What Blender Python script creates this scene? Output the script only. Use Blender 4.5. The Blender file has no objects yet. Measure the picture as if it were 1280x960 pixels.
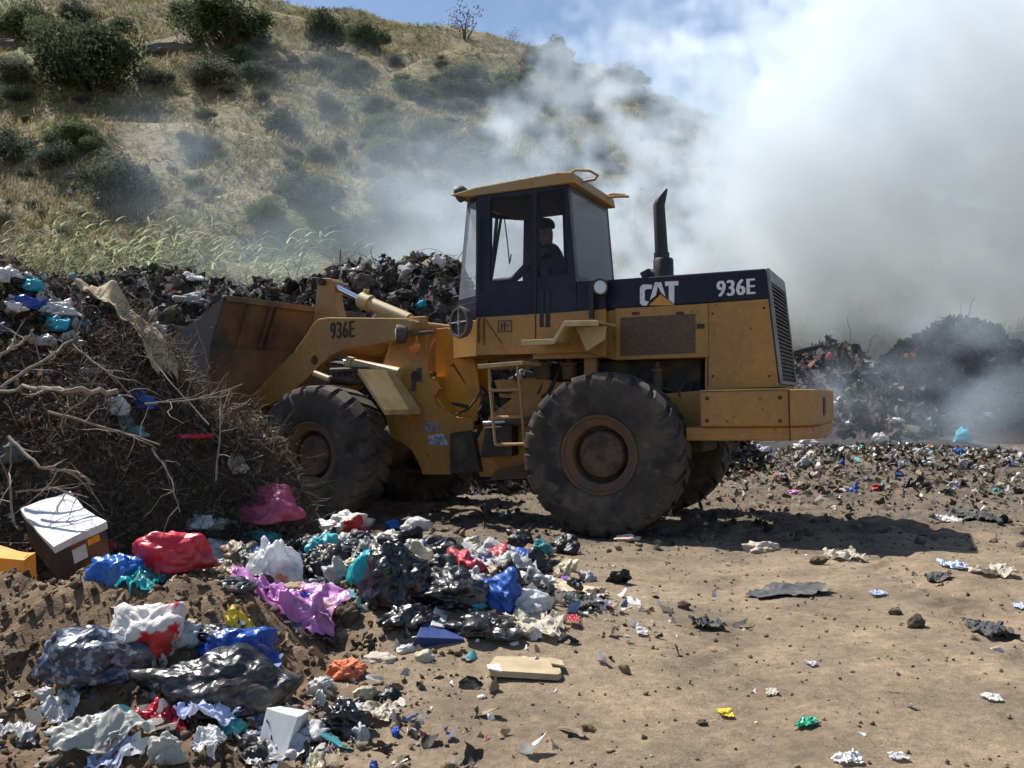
import bpy, bmesh, math, random
import numpy as np
from mathutils import Vector, Matrix
R = math.radians
sc = bpy.context.scene
COL = sc.collection

# ------------------------------------------------------------------ camera
FPX, PITCH, ROLL, CAMH = 1110.0, R(1.38), R(1.1), 1.2
_up0 = np.array([0, -math.sin(PITCH), math.cos(PITCH)]); _x0 = np.array([1.0, 0, 0])
C_R = math.cos(ROLL)*_x0 - math.sin(ROLL)*_up0
C_U = math.sin(ROLL)*_x0 + math.cos(ROLL)*_up0
C_F = np.array([0, math.cos(PITCH), math.sin(PITCH)])
C_O = np.array([0, 0, CAMH])
cam = bpy.data.objects.new('camera', bpy.data.cameras.new('camera')); COL.objects.link(cam)
m = Matrix.Identity(4)
for i in range(3):
    m[i][0] = C_R[i]; m[i][1] = C_U[i]; m[i][2] = -C_F[i]; m[i][3] = C_O[i]
cam.matrix_world = m
cam.data.sensor_width = 36; cam.data.lens = FPX/1280*36
cam.data.clip_end = 3000; cam.data.clip_start = .05
sc.camera = cam

# ------------------------------------------------------------------ light
SUN_V = np.array([-0.53, 0.42, 1.0]); SUN_V = SUN_V/np.linalg.norm(SUN_V)
w = bpy.data.worlds.new('World'); sc.world = w; w.use_nodes = True
nt = w.node_tree; sky = nt.nodes.new('ShaderNodeTexSky'); sky.sky_type = 'NISHITA'; sky.sun_disc = False
sky.sun_elevation = math.asin(SUN_V[2]); sky.sun_rotation = math.atan2(SUN_V[0], SUN_V[1])
sky.air_density = 1.0; sky.dust_density = 1.0; sky.ozone_density = .35; sky.altitude = 1200
bg = nt.nodes['Background']; bg.inputs['Strength'].default_value = .09
nt.links.new(sky.outputs[0], bg.inputs[0])
sl = bpy.data.lights.new('sun', 'SUN'); sl.energy = 5.0; sl.angle = R(.53); sl.color = (1, .955, .88)
so = bpy.data.objects.new('sun', sl); COL.objects.link(so)
so.rotation_euler = Vector(SUN_V).to_track_quat('Z', 'Y').to_euler()
sc.view_settings.view_transform = 'Standard'; sc.view_settings.look = 'None'
sc.view_settings.exposure = .66; sc.view_settings.gamma = 1; sc.view_settings.use_curve_mapping = False
sc.render.engine = 'CYCLES'; cy = sc.cycles
cy.use_adaptive_sampling = True; cy.adaptive_threshold = .03
cy.use_denoising = True
try: cy.denoiser = 'OPENIMAGEDENOISE'
except Exception: pass
cy.max_bounces = 10; cy.diffuse_bounces = 3; cy.glossy_bounces = 3; cy.transmission_bounces = 4
cy.volume_bounces = 8; cy.transparent_max_bounces = 16; cy.volume_step_rate = 2.0; cy.volume_max_steps = 256
cy.sample_clamp_indirect = 6; cy.caustics_reflective = False; cy.caustics_refractive = False

# ------------------------------------------------------------------ numpy noise
_rs = np.random.RandomState(7)
_perm = np.tile(_rs.permutation(512), 3)
_grad = _rs.normal(size=(512, 3)); _grad /= np.linalg.norm(_grad, axis=1)[:, None]
def perlin(x, y, z=0.0):
    x, y, z = np.broadcast_arrays(np.asarray(x, float), np.asarray(y, float), np.asarray(z, float))
    xi = np.floor(x).astype(int); yi = np.floor(y).astype(int); zi = np.floor(z).astype(int)
    xf, yf, zf = x-xi, y-yi, z-zi
    u, v, s = [t*t*t*(t*(t*6-15)+10) for t in (xf, yf, zf)]
    xi &= 511; yi &= 511; zi &= 511
    def g(a, b, c):
        h = _perm[_perm[_perm[(xi+a) & 511]+((yi+b) & 511)]+((zi+c) & 511)]
        G = _grad[h]
        return G[..., 0]*(xf-a)+G[..., 1]*(yf-b)+G[..., 2]*(zf-c)
    def L(a, b, t): return a+t*(b-a)
    return 1.4*L(L(L(g(0,0,0), g(1,0,0), u), L(g(0,1,0), g(1,1,0), u), v),
             L(L(g(0,0,1), g(1,0,1), u), L(g(0,1,1), g(1,1,1), u), v), s)
def fbm(x, y, z=0.0, o=4, gain=.5, ridge=False):
    a = 1.0; s = 0; f = 1.0
    for i in range(o):
        n = perlin(x*f+i*17.3, y*f-i*9.1, z*f+i*5.7)
        if ridge: n = .5-np.abs(n)*1.6
        s = s+a*n; a *= gain; f *= 2.03
    return s
def sstep(a, b, x):
    t = np.clip((np.asarray(x, float)-a)/(b-a), 0, 1); return t*t*(3-2*t)
def crumple(P, seed, f=3.0, n=9, warp=.35):
    """sharp creases like those of crumpled film or paper"""
    rs = np.random.RandomState(seed)
    W = np.stack([perlin(P[:, 0]*f*.5+seed, P[:, 1]*f*.5, P[:, 2]*f*.5+k*31.7) for k in range(3)], 1)*warp
    Q = P+W/f*2; s = np.zeros(len(P))
    for k in range(n):
        d = rs.normal(size=3); d /= np.linalg.norm(d)
        fr = f*(.5+1.7*k/n); ph = rs.rand()*9
        s += np.abs(((Q@d)*fr+ph) % 1.0-.5)*2/fr*(.6+.8*rs.rand())
    s = s-s.mean(); return s/(s.std()+1e-9)

# ------------------------------------------------------------------ mesh making
def root_loc(p):
    v = Vector((0, 0, 0))
    while p is not None: v = v+p.location; p = p.parent
    return v
def mk(name, V, F, mat=None, parent=None, smooth=False, cols=None, bevel=0, loc=None, mids=None):
    """V world coordinates; F list of lists, or array; one mesh object"""
    V = np.asarray(V, float).reshape(-1, 3)
    off = np.array(root_loc(parent)) if parent is not None else (np.array(loc) if loc is not None else np.zeros(3))
    V = V-off
    me = bpy.data.meshes.new(name)
    if isinstance(F, np.ndarray):
        k = F.shape[1]; nf = len(F)
        me.vertices.add(len(V)); me.vertices.foreach_set('co', V.astype(np.float32).ravel())
        me.loops.add(nf*k); me.loops.foreach_set('vertex_index', F.astype(np.int32).ravel())
        me.polygons.add(nf); me.polygons.foreach_set('loop_start', np.arange(0, nf*k, k, dtype=np.int32))
        try: me.polygons.foreach_set('loop_total', np.full(nf, k, dtype=np.int32))
        except Exception: pass
        me.update(calc_edges=True)
    else:
        me.from_pydata([tuple(v) for v in V], [], [tuple(f) for f in F]); me.update()
    mats = mat if isinstance(mat, (list, tuple)) else [mat]
    for mm in mats:
        if mm is not None: me.materials.append(mm)
    if mids is not None: me.polygons.foreach_set('material_index', np.asarray(mids, dtype=np.int32))
    if smooth: me.polygons.foreach_set('use_smooth', np.ones(len(me.polygons), dtype=bool))
    if cols is not None:
        at = me.color_attributes.new('Col', 'FLOAT_COLOR', 'POINT')
        c = np.ones((len(V), 4), np.float32); c[:, :3] = cols; at.data.foreach_set('color', c.ravel())
    o = bpy.data.objects.new(name, me); COL.objects.link(o)
    if parent is not None: o.parent = parent
    elif loc is not None: o.location = loc
    if bevel:
        b = o.modifiers.new('edge', 'BEVEL'); b.width = bevel; b.segments = 2; b.limit_method = 'ANGLE'; b.angle_limit = R(35)
    return o
def tag(o, label=None, cat=None, group=None, kind=None):
    if label: o['label'] = label
    if cat: o['category'] = cat
    if group: o['group'] = group
    if kind: o['kind'] = kind
    return o
def empty(name, loc, parent=None):
    o = bpy.data.objects.new(name, None); COL.objects.link(o); o.empty_display_size = .1
    if parent is not None: o.parent = parent; o.location = Vector(loc)-root_loc(parent)
    else: o.location = loc
    return o
def copy_thing(src, loc, rz=0, scale=1.0, label=None, group=None):
    c = src.copy(); COL.objects.link(c); c.location = loc; c.rotation_euler = (0, 0, rz)
    c.scale = (scale,)*3 if not hasattr(scale, '__len__') else scale
    for ch in list(src.children):
        d = ch.copy(); COL.objects.link(d); d.parent = c
        for g in ch.children:
            e = g.copy(); COL.objects.link(e); e.parent = d
    if label: c['label'] = label
    if group: c['group'] = group
    return c

# ------------------------------------------------------------------ picture rays
def ray(px, py):
    d = C_F+(px-640)/FPX*C_R-(py-480)/FPX*C_U
    return d/d[1]                       # one metre of Y per unit
def hit(px, py, fn, y0=1.5, y1=90.0):
    d = ray(px, py); t = np.concatenate([np.arange(y0, 12, .01), np.arange(12, y1, .1)])
    P = C_O+t[:, None]*d
    z = fn(P[:, 0], P[:, 1]); k = np.nonzero(P[:, 2] <= z)[0]
    i = k[0] if len(k) else len(t)-1
    return P[i]
def at_depth(px, py, Y): return C_O+Y*ray(px, py)

class Frame:
    def __init__(s, o, t):
        s.o = np.array(o, float); s.F = np.array([-math.cos(t), math.sin(t), 0]); s.L = np.array([-math.sin(t), -math.cos(t), 0]); s.t = t
    def W(s, x, y, z): return s.o+x*s.F+y*s.L+np.array([0, 0, z])
    def P(s, px, py, y):
        """picture point seen on the machine's own lengthwise plane y -> its (x, z)"""
        d = ray(px, py); k = (y-(C_O-s.o)@s.L)/(d@s.L); p = C_O+k*d-s.o
        return float(p@s.F), float(p[2])

class MB:
    def __init__(s): s.V = []; s.F = []
    def add(s, V, F):
        b = len(s.V); s.V += [np.asarray(v, float) for v in V]; s.F += [[i+b for i in f] for f in F]
    def prism(s, fr, xz, y0, y1):
        """xz outline in the machine plane, extruded from y0 to y1"""
        n = len(xz); V = [fr.W(x, y0, z) for x, z in xz]+[fr.W(x, y1, z) for x, z in xz]
        F = [list(range(n)), list(range(2*n-1, n-1, -1))]+[[i, i+n, (i+1) % n+n, (i+1) % n] for i in range(n)]
        s.add(V, F)
    def pp(s, fr, pts, y0, y1, yp=None):
        s.prism(fr, [fr.P(px, py, y0 if yp is None else yp) for px, py in pts], y0, y1)
    def box(s, fr, x0, x1, y0, y1, z0, z1): s.prism(fr, [(x0, z0), (x1, z0), (x1, z1), (x0, z1)], y0, y1)
    def tube(s, pts, r, seg=10, cap=True):
        pts = [np.asarray(p, float) for p in pts]; n = len(pts)
        rr = r if hasattr(r, '__len__') else [r]*n
        V = []; up = None
        for i, p in enumerate(pts):
            t = pts[min(i+1, n-1)]-pts[max(i-1, 0)]; t = t/(np.linalg.norm(t)+1e-9)
            if up is None:
                up = np.array([0, 0, 1.0]) if abs(t[2]) < .9 else np.array([1.0, 0, 0])
            a = up-t*(up@t); a = a/(np.linalg.norm(a)+1e-9); b = np.cross(t, a); up = a
            for k in range(seg):
                q = 2*math.pi*k/seg; V.append(p+rr[i]*(math.cos(q)*a+math.sin(q)*b))
        F = [[i*seg+k, i*seg+(k+1) % seg, (i+1)*seg+(k+1) % seg, (i+1)*seg+k] for i in range(n-1) for k in range(seg)]
        if cap: F += [list(range(seg))[::-1], [(n-1)*seg+k for k in range(seg)]]
        s.add(V, F)
    def lathe(s, o, ax, prof, seg=48):
        """prof: list of (distance along axis, radius)"""
        o = np.asarray(o, float); ax = np.asarray(ax, float); ax = ax/np.linalg.norm(ax)
        a = np.array([0, 0, 1.0]) if abs(ax[2]) < .9 else np.array([1.0, 0, 0]); a = a-ax*(a@ax); a /= np.linalg.norm(a); b = np.cross(ax, a)
        V = [o+h*ax+r*(math.cos(2*math.pi*k/seg)*a+math.sin(2*math.pi*k/seg)*b) for h, r in prof for k in range(seg)]
        n = len(prof)
        F = [[i*seg+k, i*seg+(k+1) % seg, (i+1)*seg+(k+1) % seg, (i+1)*seg+k] for i in range(n-1) for k in range(seg)]
        F += [list(range(seg))[::-1], [(n-1)*seg+k for k in range(seg)]]
        s.add(V, F)
    def build(s, name, mat, parent=None, smooth=False, bevel=0, loc=None):
        o = mk(name, np.array(s.V), s.F, mat, parent, smooth, bevel=bevel, loc=loc)
        bm = bmesh.new(); bm.from_mesh(o.data); bmesh.ops.recalc_face_normals(bm, faces=bm.faces)
        bm.to_mesh(o.data); bm.free()
        if smooth:
            o.data.polygons.foreach_set('use_smooth', np.ones(len(o.data.polygons), dtype=bool))
            try: o.data.set_sharp_from_angle(angle=R(38))
            except Exception: pass
        return o

# ------------------------------------------------------------------ materials
def M(name, col, rough=.7, col2=None, nscale=3.0, nfac=(.4, .65), bump=0, bscale=40, metal=0, col3=None, n3=12, f3=(.55, .7),
      trans=0, transl=0, spec=.5, attr=False, alpha=1, bdist=.02, crease=0, csc=12, coat=0, detail=5, mod=0, mscale=4):
    m = bpy.data.materials.new(name); m.use_nodes = True; t = m.node_tree; N = t.nodes; L = t.links
    b = N['Principled BSDF']; out = N['Material Output']
    tc = N.new('ShaderNodeTexCoord'); vec = tc.outputs['Object']
    c4 = lambda c: (c[0], c[1], c[2], 1)
    def noise(sc_, det=detail, rg=.55):
        n = N.new('ShaderNodeTexNoise'); n.inputs['Scale'].default_value = sc_; n.inputs['Detail'].default_value = det
        n.inputs['Roughness'].default_value = rg; L.new(vec, n.inputs['Vector']); return n.outputs['Fac']
    def rng(s_, a, b_, lo=0., hi=1.):
        q = N.new('ShaderNodeMapRange'); q.inputs[1].default_value = a; q.inputs[2].default_value = b_
        q.inputs[3].default_value = lo; q.inputs[4].default_value = hi; L.new(s_, q.inputs[0]); return q.outputs[0]
    def mix(f, a, b_):
        q = N.new('ShaderNodeMix'); q.data_type = 'RGBA'; L.new(f, q.inputs['Factor'])
        for s_, v in ((q.inputs['A'], a), (q.inputs['B'], b_)):
            if isinstance(v, tuple): s_.default_value = v
            else: L.new(v, s_)
        return q.outputs['Result']
    if attr:
        at = N.new('ShaderNodeAttribute'); at.attribute_name = 'Col'; cur = at.outputs['Color']
    else:
        cur = c4(col)
    if col2 is not None: cur = mix(rng(noise(nscale), *nfac), cur, c4(col2))
    if col3 is not None: cur = mix(rng(noise(n3), *f3), cur, c4(col3))
    if mod:
        q = N.new('ShaderNodeMix'); q.data_type = 'RGBA'; q.blend_type = 'MULTIPLY'; q.inputs['Factor'].default_value = 1
        if isinstance(cur, tuple): q.inputs['A'].default_value = cur
        else: L.new(cur, q.inputs['A'])
        a1 = rng(noise(mscale, 8, .65), .3, .7, 1-mod, 1+mod*.7); a2 = rng(noise(mscale*14, 6, .7), .3, .7, 1-mod*.7, 1+mod*.7)
        mm_ = N.new('ShaderNodeMath'); mm_.operation = 'MULTIPLY'; L.new(a1, mm_.inputs[0]); L.new(a2, mm_.inputs[1])
        cb_ = N.new('ShaderNodeCombineColor'); [L.new(mm_.outputs[0], cb_.inputs[i]) for i in range(3)]; L.new(cb_.outputs[0], q.inputs['B']); cur = q.outputs['Result']
    if isinstance(cur, tuple): b.inputs['Base Color'].default_value = cur
    else: L.new(cur, b.inputs['Base Color'])
    b.inputs['Roughness'].default_value = rough; b.inputs['Metallic'].default_value = metal
    b.inputs['Specular IOR Level'].default_value = spec
    if coat: b.inputs['Coat Weight'].default_value = coat; b.inputs['Coat Roughness'].default_value = .15
    h = None
    if bump:
        h = rng(noise(bscale, 6, .65), 0, 1)
    nrm = None
    if crease:
        wn = N.new('ShaderNodeTexNoise'); wn.inputs['Scale'].default_value = csc*.6; L.new(vec, wn.inputs['Vector'])
        va = N.new('ShaderNodeVectorMath'); va.operation = 'MULTIPLY_ADD'
        L.new(wn.outputs['Color'], va.inputs[0]); va.inputs[1].default_value = (.9/csc*3,)*3; L.new(vec, va.inputs[2])
        hs = []
        for k in (1, 2.3):
            vo = N.new('ShaderNodeTexVoronoi'); vo.feature = 'F1'; vo.inputs['Scale'].default_value = csc*k
            L.new(va.outputs[0], vo.inputs['Vector']); hs.append(vo.outputs['Distance'])
        ad = N.new('ShaderNodeMath'); ad.operation = 'MULTIPLY_ADD'; L.new(hs[1], ad.inputs[0]); ad.inputs[1].default_value = .45; L.new(hs[0], ad.inputs[2])
        bp = N.new('ShaderNodeBump'); bp.inputs['Strength'].default_value = crease; bp.inputs['Distance'].default_value = 1.0/csc*.6
        L.new(ad.outputs[0], bp.inputs['Height']); nrm = bp.outputs[0]
    if bump:
        bp = N.new('ShaderNodeBump'); bp.inputs['Strength'].default_value = bump; bp.inputs['Distance'].default_value = bdist
        L.new(h, bp.inputs['Height'])
        if nrm is not None: L.new(nrm, bp.inputs['Normal'])
        nrm = bp.outputs[0]
    if nrm is not None: L.new(nrm, b.inputs['Normal'])
    sh = b.outputs[0]
    if transl:
        tl = N.new('ShaderNodeBsdfTranslucent')
        if isinstance(cur, tuple): tl.inputs[0].default_value = cur
        else: L.new(cur, tl.inputs[0])
        ms = N.new('ShaderNodeMixShader'); ms.inputs[0].default_value = transl; L.new(sh, ms.inputs[1]); L.new(tl.outputs[0], ms.inputs[2]); sh = ms.outputs[0]
    if trans:
        tp = N.new('ShaderNodeBsdfTransparent')
        ms = N.new('ShaderNodeMixShader'); ms.inputs[0].default_value = trans; L.new(sh, ms.inputs[1]); L.new(tp.outputs[0], ms.inputs[2]); sh = ms.outputs[0]
    L.new(sh, out.inputs['Surface'])
    return m
# ------------------------------------------------------------------ terrain
def zg(X, Y):
    X = np.asarray(X, float); Y = np.asarray(Y, float)
    z = .016*np.maximum(0, Y-10)*sstep(70, 30, Y)*1.0
    z = z+.05*perlin(X*.35, Y*.35, 3.1)*sstep(2, 6, Y)
    # dirt bank at the lower left of the tip
    ridge = 3.98+.12*np.sin(X*2.3)
    bank = np.exp(-((Y-ridge)/np.where(Y < ridge, .42, .55))**2)*sstep(-.85, -1.45, X)
    z = z+.40*bank+.10*sstep(-.5, -1.4, X)*np.exp(-((Y-3.3)/.7)**2)
    # low litter mound in the middle
    q = ((X+1.05)/1.35)**2+((Y-5.55)/1.3)**2
    z = z+.27*np.exp(-q*1.1)
    q = ((X+.25)/.75)**2+((Y-4.7)/.5)**2
    z = z+.12*np.exp(-q)
    # low litter mound right behind the machine
    q = ((X-5.4)/3.2)**2+((Y-13.5)/2.4)**2
    z = z+.38*np.exp(-q)
    return z
def zrough(X, Y):
    z = zg(X, Y)
    loose = sstep(-.3, -1.2, X)*sstep(5.6, 4.4, Y)
    ch = sstep(6.8, 8.2, Y)*sstep(16, 12, Y)
    z = z+(.007+.03*loose+.03*ch)*fbm(X*5, Y*5, 1.7, 4)+.004*fbm(X*19, Y*19, 4.2, 3)
    z = z+.085*loose*(fbm(X*2.6, Y*2.6, 9.4, 5, .55, ridge=True)-.6)
    for x0, sl_, dp in ((2.6, .16, .028), (4.3, .13, .022), (1.3, .30, .014), (3.2, -.42, .014)):
        d = X-(x0+sl_*(Y-5)+.10*np.sin(Y*.8)); z = z-dp*np.exp(-(d/.20)**2)*(1+.35*np.sign(np.sin(Y*24+np.abs(d)*30)))*sstep(2.0, 3.2, Y)*sstep(11, 8, Y)+dp*.5*np.exp(-((np.abs(d)-.32)/.09)**2)*sstep(11, 8, Y)
    return z
def graded(a, b, step, lo, hi, g=1.14):
    c = list(np.arange(a, b, step)); s = step; v = c[-1]
    while v < hi: s = min(s*g, 12); v += s; c.append(v)
    s = step; v = c[0]; l = []
    while v > lo: s = min(s*g, 12); v -= s; l.append(v)
    return np.array(l[::-1]+c)
def grid_mesh(name, xs, ys, fn, mat, **k):
    X, Y = np.meshgrid(xs, ys); Z = fn(X, Y); V = np.stack([X, Y, Z], -1).reshape(-1, 3)
    nx = len(xs); I = np.arange(len(ys)-1)[:, None]*nx+np.arange(nx-1)[None]
    F = np.stack([I, I+1, I+1+nx, I+nx], -1).reshape(-1, 4)
    return mk(name, V, F, mat, smooth=True, **k)

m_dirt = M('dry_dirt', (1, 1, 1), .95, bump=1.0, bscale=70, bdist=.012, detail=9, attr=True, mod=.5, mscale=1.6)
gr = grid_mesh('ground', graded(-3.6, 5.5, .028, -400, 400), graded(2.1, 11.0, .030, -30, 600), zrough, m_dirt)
_X, _Y = np.array([v.co.x for v in gr.data.vertices]), np.array([v.co.y for v in gr.data.vertices])
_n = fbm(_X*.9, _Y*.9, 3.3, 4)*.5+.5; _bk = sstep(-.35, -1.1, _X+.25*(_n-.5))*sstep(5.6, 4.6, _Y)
_un = np.exp(-(((_X-1.2)/2.6)**2+((_Y-8.3)/1.5)**2)**1.5)*.8  # dark soil round the loader, also deepening its shadow in the colour
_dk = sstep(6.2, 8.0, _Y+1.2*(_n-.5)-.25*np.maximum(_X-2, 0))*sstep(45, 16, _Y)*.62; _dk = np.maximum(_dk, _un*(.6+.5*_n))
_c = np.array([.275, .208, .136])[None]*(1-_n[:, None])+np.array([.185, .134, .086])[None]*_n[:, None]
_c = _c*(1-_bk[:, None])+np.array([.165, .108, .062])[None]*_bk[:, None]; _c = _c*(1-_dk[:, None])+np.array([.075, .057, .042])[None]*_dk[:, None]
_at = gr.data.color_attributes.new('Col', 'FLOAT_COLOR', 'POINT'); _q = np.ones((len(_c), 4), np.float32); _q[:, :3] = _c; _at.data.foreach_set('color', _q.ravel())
tag(gr, 'dry tan dirt ground of the dump yard', kind='structure')

def hill_h(X, Y):
    X = np.asarray(X, float); Y = np.asarray(Y, float)
    u = X/78.0
    tr_ = np.interp(u, [-1.2, -.6, -.30, -.17, -.06, .04, .11, .17, .24, .32, .6, 1.2], [.47, .49, .468, .448, .425, .405, .385, .360, .31, .255, .16, .1])
    top = 78*tr_+CAMH
    t = (Y-22-2*np.sin(X*.07))/(78-22); tt = np.clip(t, 0, 1.4)
    s = np.where(tt < 1, tt*(1.12-.12*tt), 1-(tt-1)*.8)
    z = top*s
    k = sstep(0, .12, tt)
    z = z+k*(1.1*fbm(X*.07, Y*.07, .4, 3)+.25*fbm(X*.4, Y*.4, 2.2, 3))
    led = sstep(.55, .75, fbm(X*.05+3, Y*.16, 7.7, 3)+.35)
    z = z+k*led*.9
    return np.where(t <= 0, -1.0, z)
m_hill = M('hill_soil_dry_grass', (.215, .172, .085), .97, (.115, .12, .048), .12, (.4, .62), .9, 2.2, col3=(.21, .165, .095), n3=.33, f3=(.5, .66), bdist=.25, detail=10, mod=.35, mscale=.8)
hs = grid_mesh('hillside', np.arange(-90, 150, .8), np.arange(21, 110, .6), hill_h, m_hill)
tag(hs, 'dry grassy hillside behind the dump', kind='structure')

# ---- heaps (things nobody could count): core height fields
def heapA(X, Y):
    px = np.interp(X, [-12, -7.5, -6.2, -5.2, -4.4, -3.4, -2.4, -1.7, -1.1, -.75, -.3, 1.4, 3, 4.2], [3.0, 3.05, 3.3, 3.35, 3.1, 3.15, 3.3, 3.4, 3.5, 3.2, 2.4, 2.1, 1.4, 0])
    q = sstep(11.2, 13.9, Y)*sstep(19.5, 15.2, Y)
    z = (px+.25)*q*sstep(-15, -12, X)
    z = z+q*(.42*fbm(X*.8, Y*.8, 5.5, 3)+.22*(fbm(X*2.2, Y*2.2, 8.5, 4, ridge=True)-.7)+.05*fbm(X*9, Y*9, 1.5, 3))-.15
    return z
def brush_h(X, Y):
    p = np.interp(X, [-7, -4.4, -3.7, -3.2, -2.85, -2.62, -2.4, -2.2, -2.0, -1.8, -1.65], [2.5, 2.4, 2.22, 1.98, 1.68, 1.36, 1.08, 1.16, 1.0, .3, -.1])
    k = sstep(-2.9, -2.1, X)*1.0; q = sstep(4.7+k*1.7, 6.7+k*.65, Y)*sstep(9.4, 7.4, Y)
    return p*q*1.0+q*(.20*fbm(X*1.7, Y*1.7, 3.3, 4)+.10*fbm(X*5, Y*5, 3.3, 2))-.06
def heapD(X, Y):   # the two smouldering heaps at the right
    a = np.exp(-(((X-7.2)/1.8)**2+((Y-20)/2.6)**2))*2.45
    b = np.exp(-(((X-12.6)/2.9)**2+((Y-25)/3.4)**2))*3.15
    c = np.exp(-(((X-16.2)/3.6)**2+((Y-26)/4)**2))*1.5
    z = np.maximum(np.maximum(a, b), c)
    e = sstep(.1, .8, z)
    return z+e*(.38*fbm(X*.6, Y*.6, 5.1, 3)+.2*(fbm(X*1.7, Y*1.7, 6.5, 4, ridge=True)-.6))-.12+.016*np.maximum(0, Y-10)
def heapE(X, Y):   # far heap seen through smoke
    z = np.exp(-(((X-18)/5.5)**2+((Y-42)/4)**2))*5.2+np.exp(-(((X-27)/5)**2+((Y-44)/4)**2))*4
    e = sstep(.1, .8, z)
    return z+e*(.7*fbm(X*.4, Y*.4, 2.1, 4))+.1
m_heap = M('burnt_refuse_soil', (.07, .056, .044), .95, (.13, .11, .088), 2.2, (.5, .68), 1.0, 14, col3=(.02, .017, .016), n3=5, f3=(.5, .6), bdist=.06, detail=9)
m_ash = M('charred_refuse', (.035, .030, .030), .9, (.085, .06, .048), 1.1, (.5, .66), 1.0, 9, col3=(.13, .12, .12), n3=3, f3=(.62, .7), bdist=.08, detail=9)
m_brushcore = M('brush_litter_soil', (.045, .034, .024), .95, (.09, .062, .04), 3, (.45, .65), 1, 30, bdist=.03)
hA = grid_mesh('refuse_heap', np.arange(-14.5, 5, .07), np.arange(11, 19.6, .08), heapA, m_heap)
tag(hA, 'long dark refuse heap behind the wheel loader and bucket', 'refuse heap', kind='stuff')
hB = grid_mesh('brush_mound', np.arange(-7, -1.4, .05), np.arange(4.6, 9.5, .05), brush_h, m_brushcore)
tag(hB, 'dark mound of soil under the dry brushwood on the left', 'brush mound', kind='stuff')
hD = grid_mesh('smouldering_heap', np.arange(1, 26, .11), np.arange(15, 33, .11), heapD, m_ash)
tag(hD, 'charred smouldering refuse heaps on the right of the loader', 'smouldering heap', kind='stuff')
hE = grid_mesh('far_refuse_heap', np.arange(5, 38, .3), np.arange(36, 52, .3), heapE, m_ash)
tag(hE, 'far refuse heap half lost in the smoke', 'refuse heap', kind='stuff')

def ztop(X, Y):
    z = zrough(X, Y)
    for f, (x0, x1, y0, y1) in ((heapA, (-14.5, 5, 11, 19.6)), (brush_h, (-7, -1.4, 4.6, 9.5)), (heapD, (1, 26, 15, 33))):
        i = (X > x0) & (X < x1) & (Y > y0) & (Y < y1)
        z = np.where(i, np.maximum(z, f(X, Y)), z)
    return z
def zs(x, y): return float(ztop(np.array([x]), np.array([y]))[0])
def zall(X, Y): return np.maximum(ztop(X, Y), hill_h(X, Y))

# ---- scattered masses, vectorised
def rot_mats(rs, n, tilt=1.0):
    q = rs.normal(size=(n, 4)); q[:, 1:3] *= tilt; q /= np.linalg.norm(q, axis=1)[:, None]
    w_, x, y, z = q.T
    return np.stack([np.stack([1-2*(y*y+z*z), 2*(x*y-z*w_), 2*(x*z+y*w_)], -1), np.stack([2*(x*y+z*w_), 1-2*(x*x+z*z), 2*(y*z-x*w_)], -1),
                     np.stack([2*(x*z-y*w_), 2*(y*z+x*w_), 1-2*(x*x+y*y)], -1)], 1)
def pal(rs, n, palette):
    p = np.array([c[3] for c in palette], float); p /= p.sum(); i = rs.choice(len(palette), n, p=p)
    c = np.array([c[:3] for c in palette])[i]; return np.clip(c*(.65+.6*rs.rand(n, 1)), 0, 1)
def pieces(name, P, size, palette, mat, seed, kind='sheet', lift=.3, parent=None, tilt=1.0):
    """many small crumpled scraps or lumps as one mass"""
    rs = np.random.RandomState(seed); n = len(P)
    if kind == 'sheet':
        g = 4 if n > 6000 else 7; a = np.linspace(-1, 1, g); X, Y = np.meshgrid(a, a); T = np.stack([X, Y, X*0], -1).reshape(-1, 3)
        I = (np.arange(g-1)[:, None]*g+np.arange(g-1)[None]); F = np.stack([I, I+1, I+1+g, I+g], -1).reshape(-1, 4)
    else:
        bm = bmesh.new(); bmesh.ops.create_icosphere(bm, subdivisions=1 if kind == 'lump' else 2, radius=1)
        T = np.array([v.co[:] for v in bm.verts]); F = np.array([[v.index for v in f.verts] for f in bm.faces]); bm.free(); jit = (.3, .3, .3)
    k = len(T)
    if kind == 'sheet':
        ang = np.arctan2(T[:, 1], T[:, 0])[None]; rad = np.hypot(T[:, 0], T[:, 1])[None]
        am = 1+sum(rs.uniform(-.26, .26, (n, 1))*np.cos(q*ang+rs.rand(n, 1)*7) for q in (1, 2, 3, 4))*rad
        V = np.repeat(T[None], n, 0)*am[..., None]*(1-.22*(rad[..., None]-.7)); z = 0
        for q in range(4):
            th = rs.rand(n, 1)*7; z = z+rs.uniform(.15, .75, (n, 1))*np.abs(T[None, :, 0]*np.cos(th)+T[None, :, 1]*np.sin(th)+rs.uniform(-.6, .6, (n, 1)))*rs.choice([-1, 1], (n, 1))
        V[..., 2] = (z-z.mean(1, keepdims=True))*(.55 if n > 6000 else .8); V += rs.normal(size=V.shape)*.06
    else:
        V = T[None]+rs.normal(size=(n, k, 3))*np.array(jit)[None, None]*.8
    asp = np.stack([np.ones(n), .35+.65*rs.rand(n), .4+.6*rs.rand(n)], 1)
    V = V*asp[:, None]*np.asarray(size)[:, None, None]*.5
    V = np.einsum('nij,nkj->nki', rot_mats(rs, n, tilt), V)
    C = np.array(P)[:, None, :].copy(); C[..., 2] += (np.asarray(size)*lift*.5)[:, None]
    V = (V+C).reshape(-1, 3)
    FF = (F[None]+(np.arange(n)*k)[:, None, None]).reshape(-1, F.shape[1])
    cols = np.repeat(pal(rs, n, palette), k, 0)
    return mk(name, V, FF, mat, parent, smooth=(kind != 'lump'), cols=cols)
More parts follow.
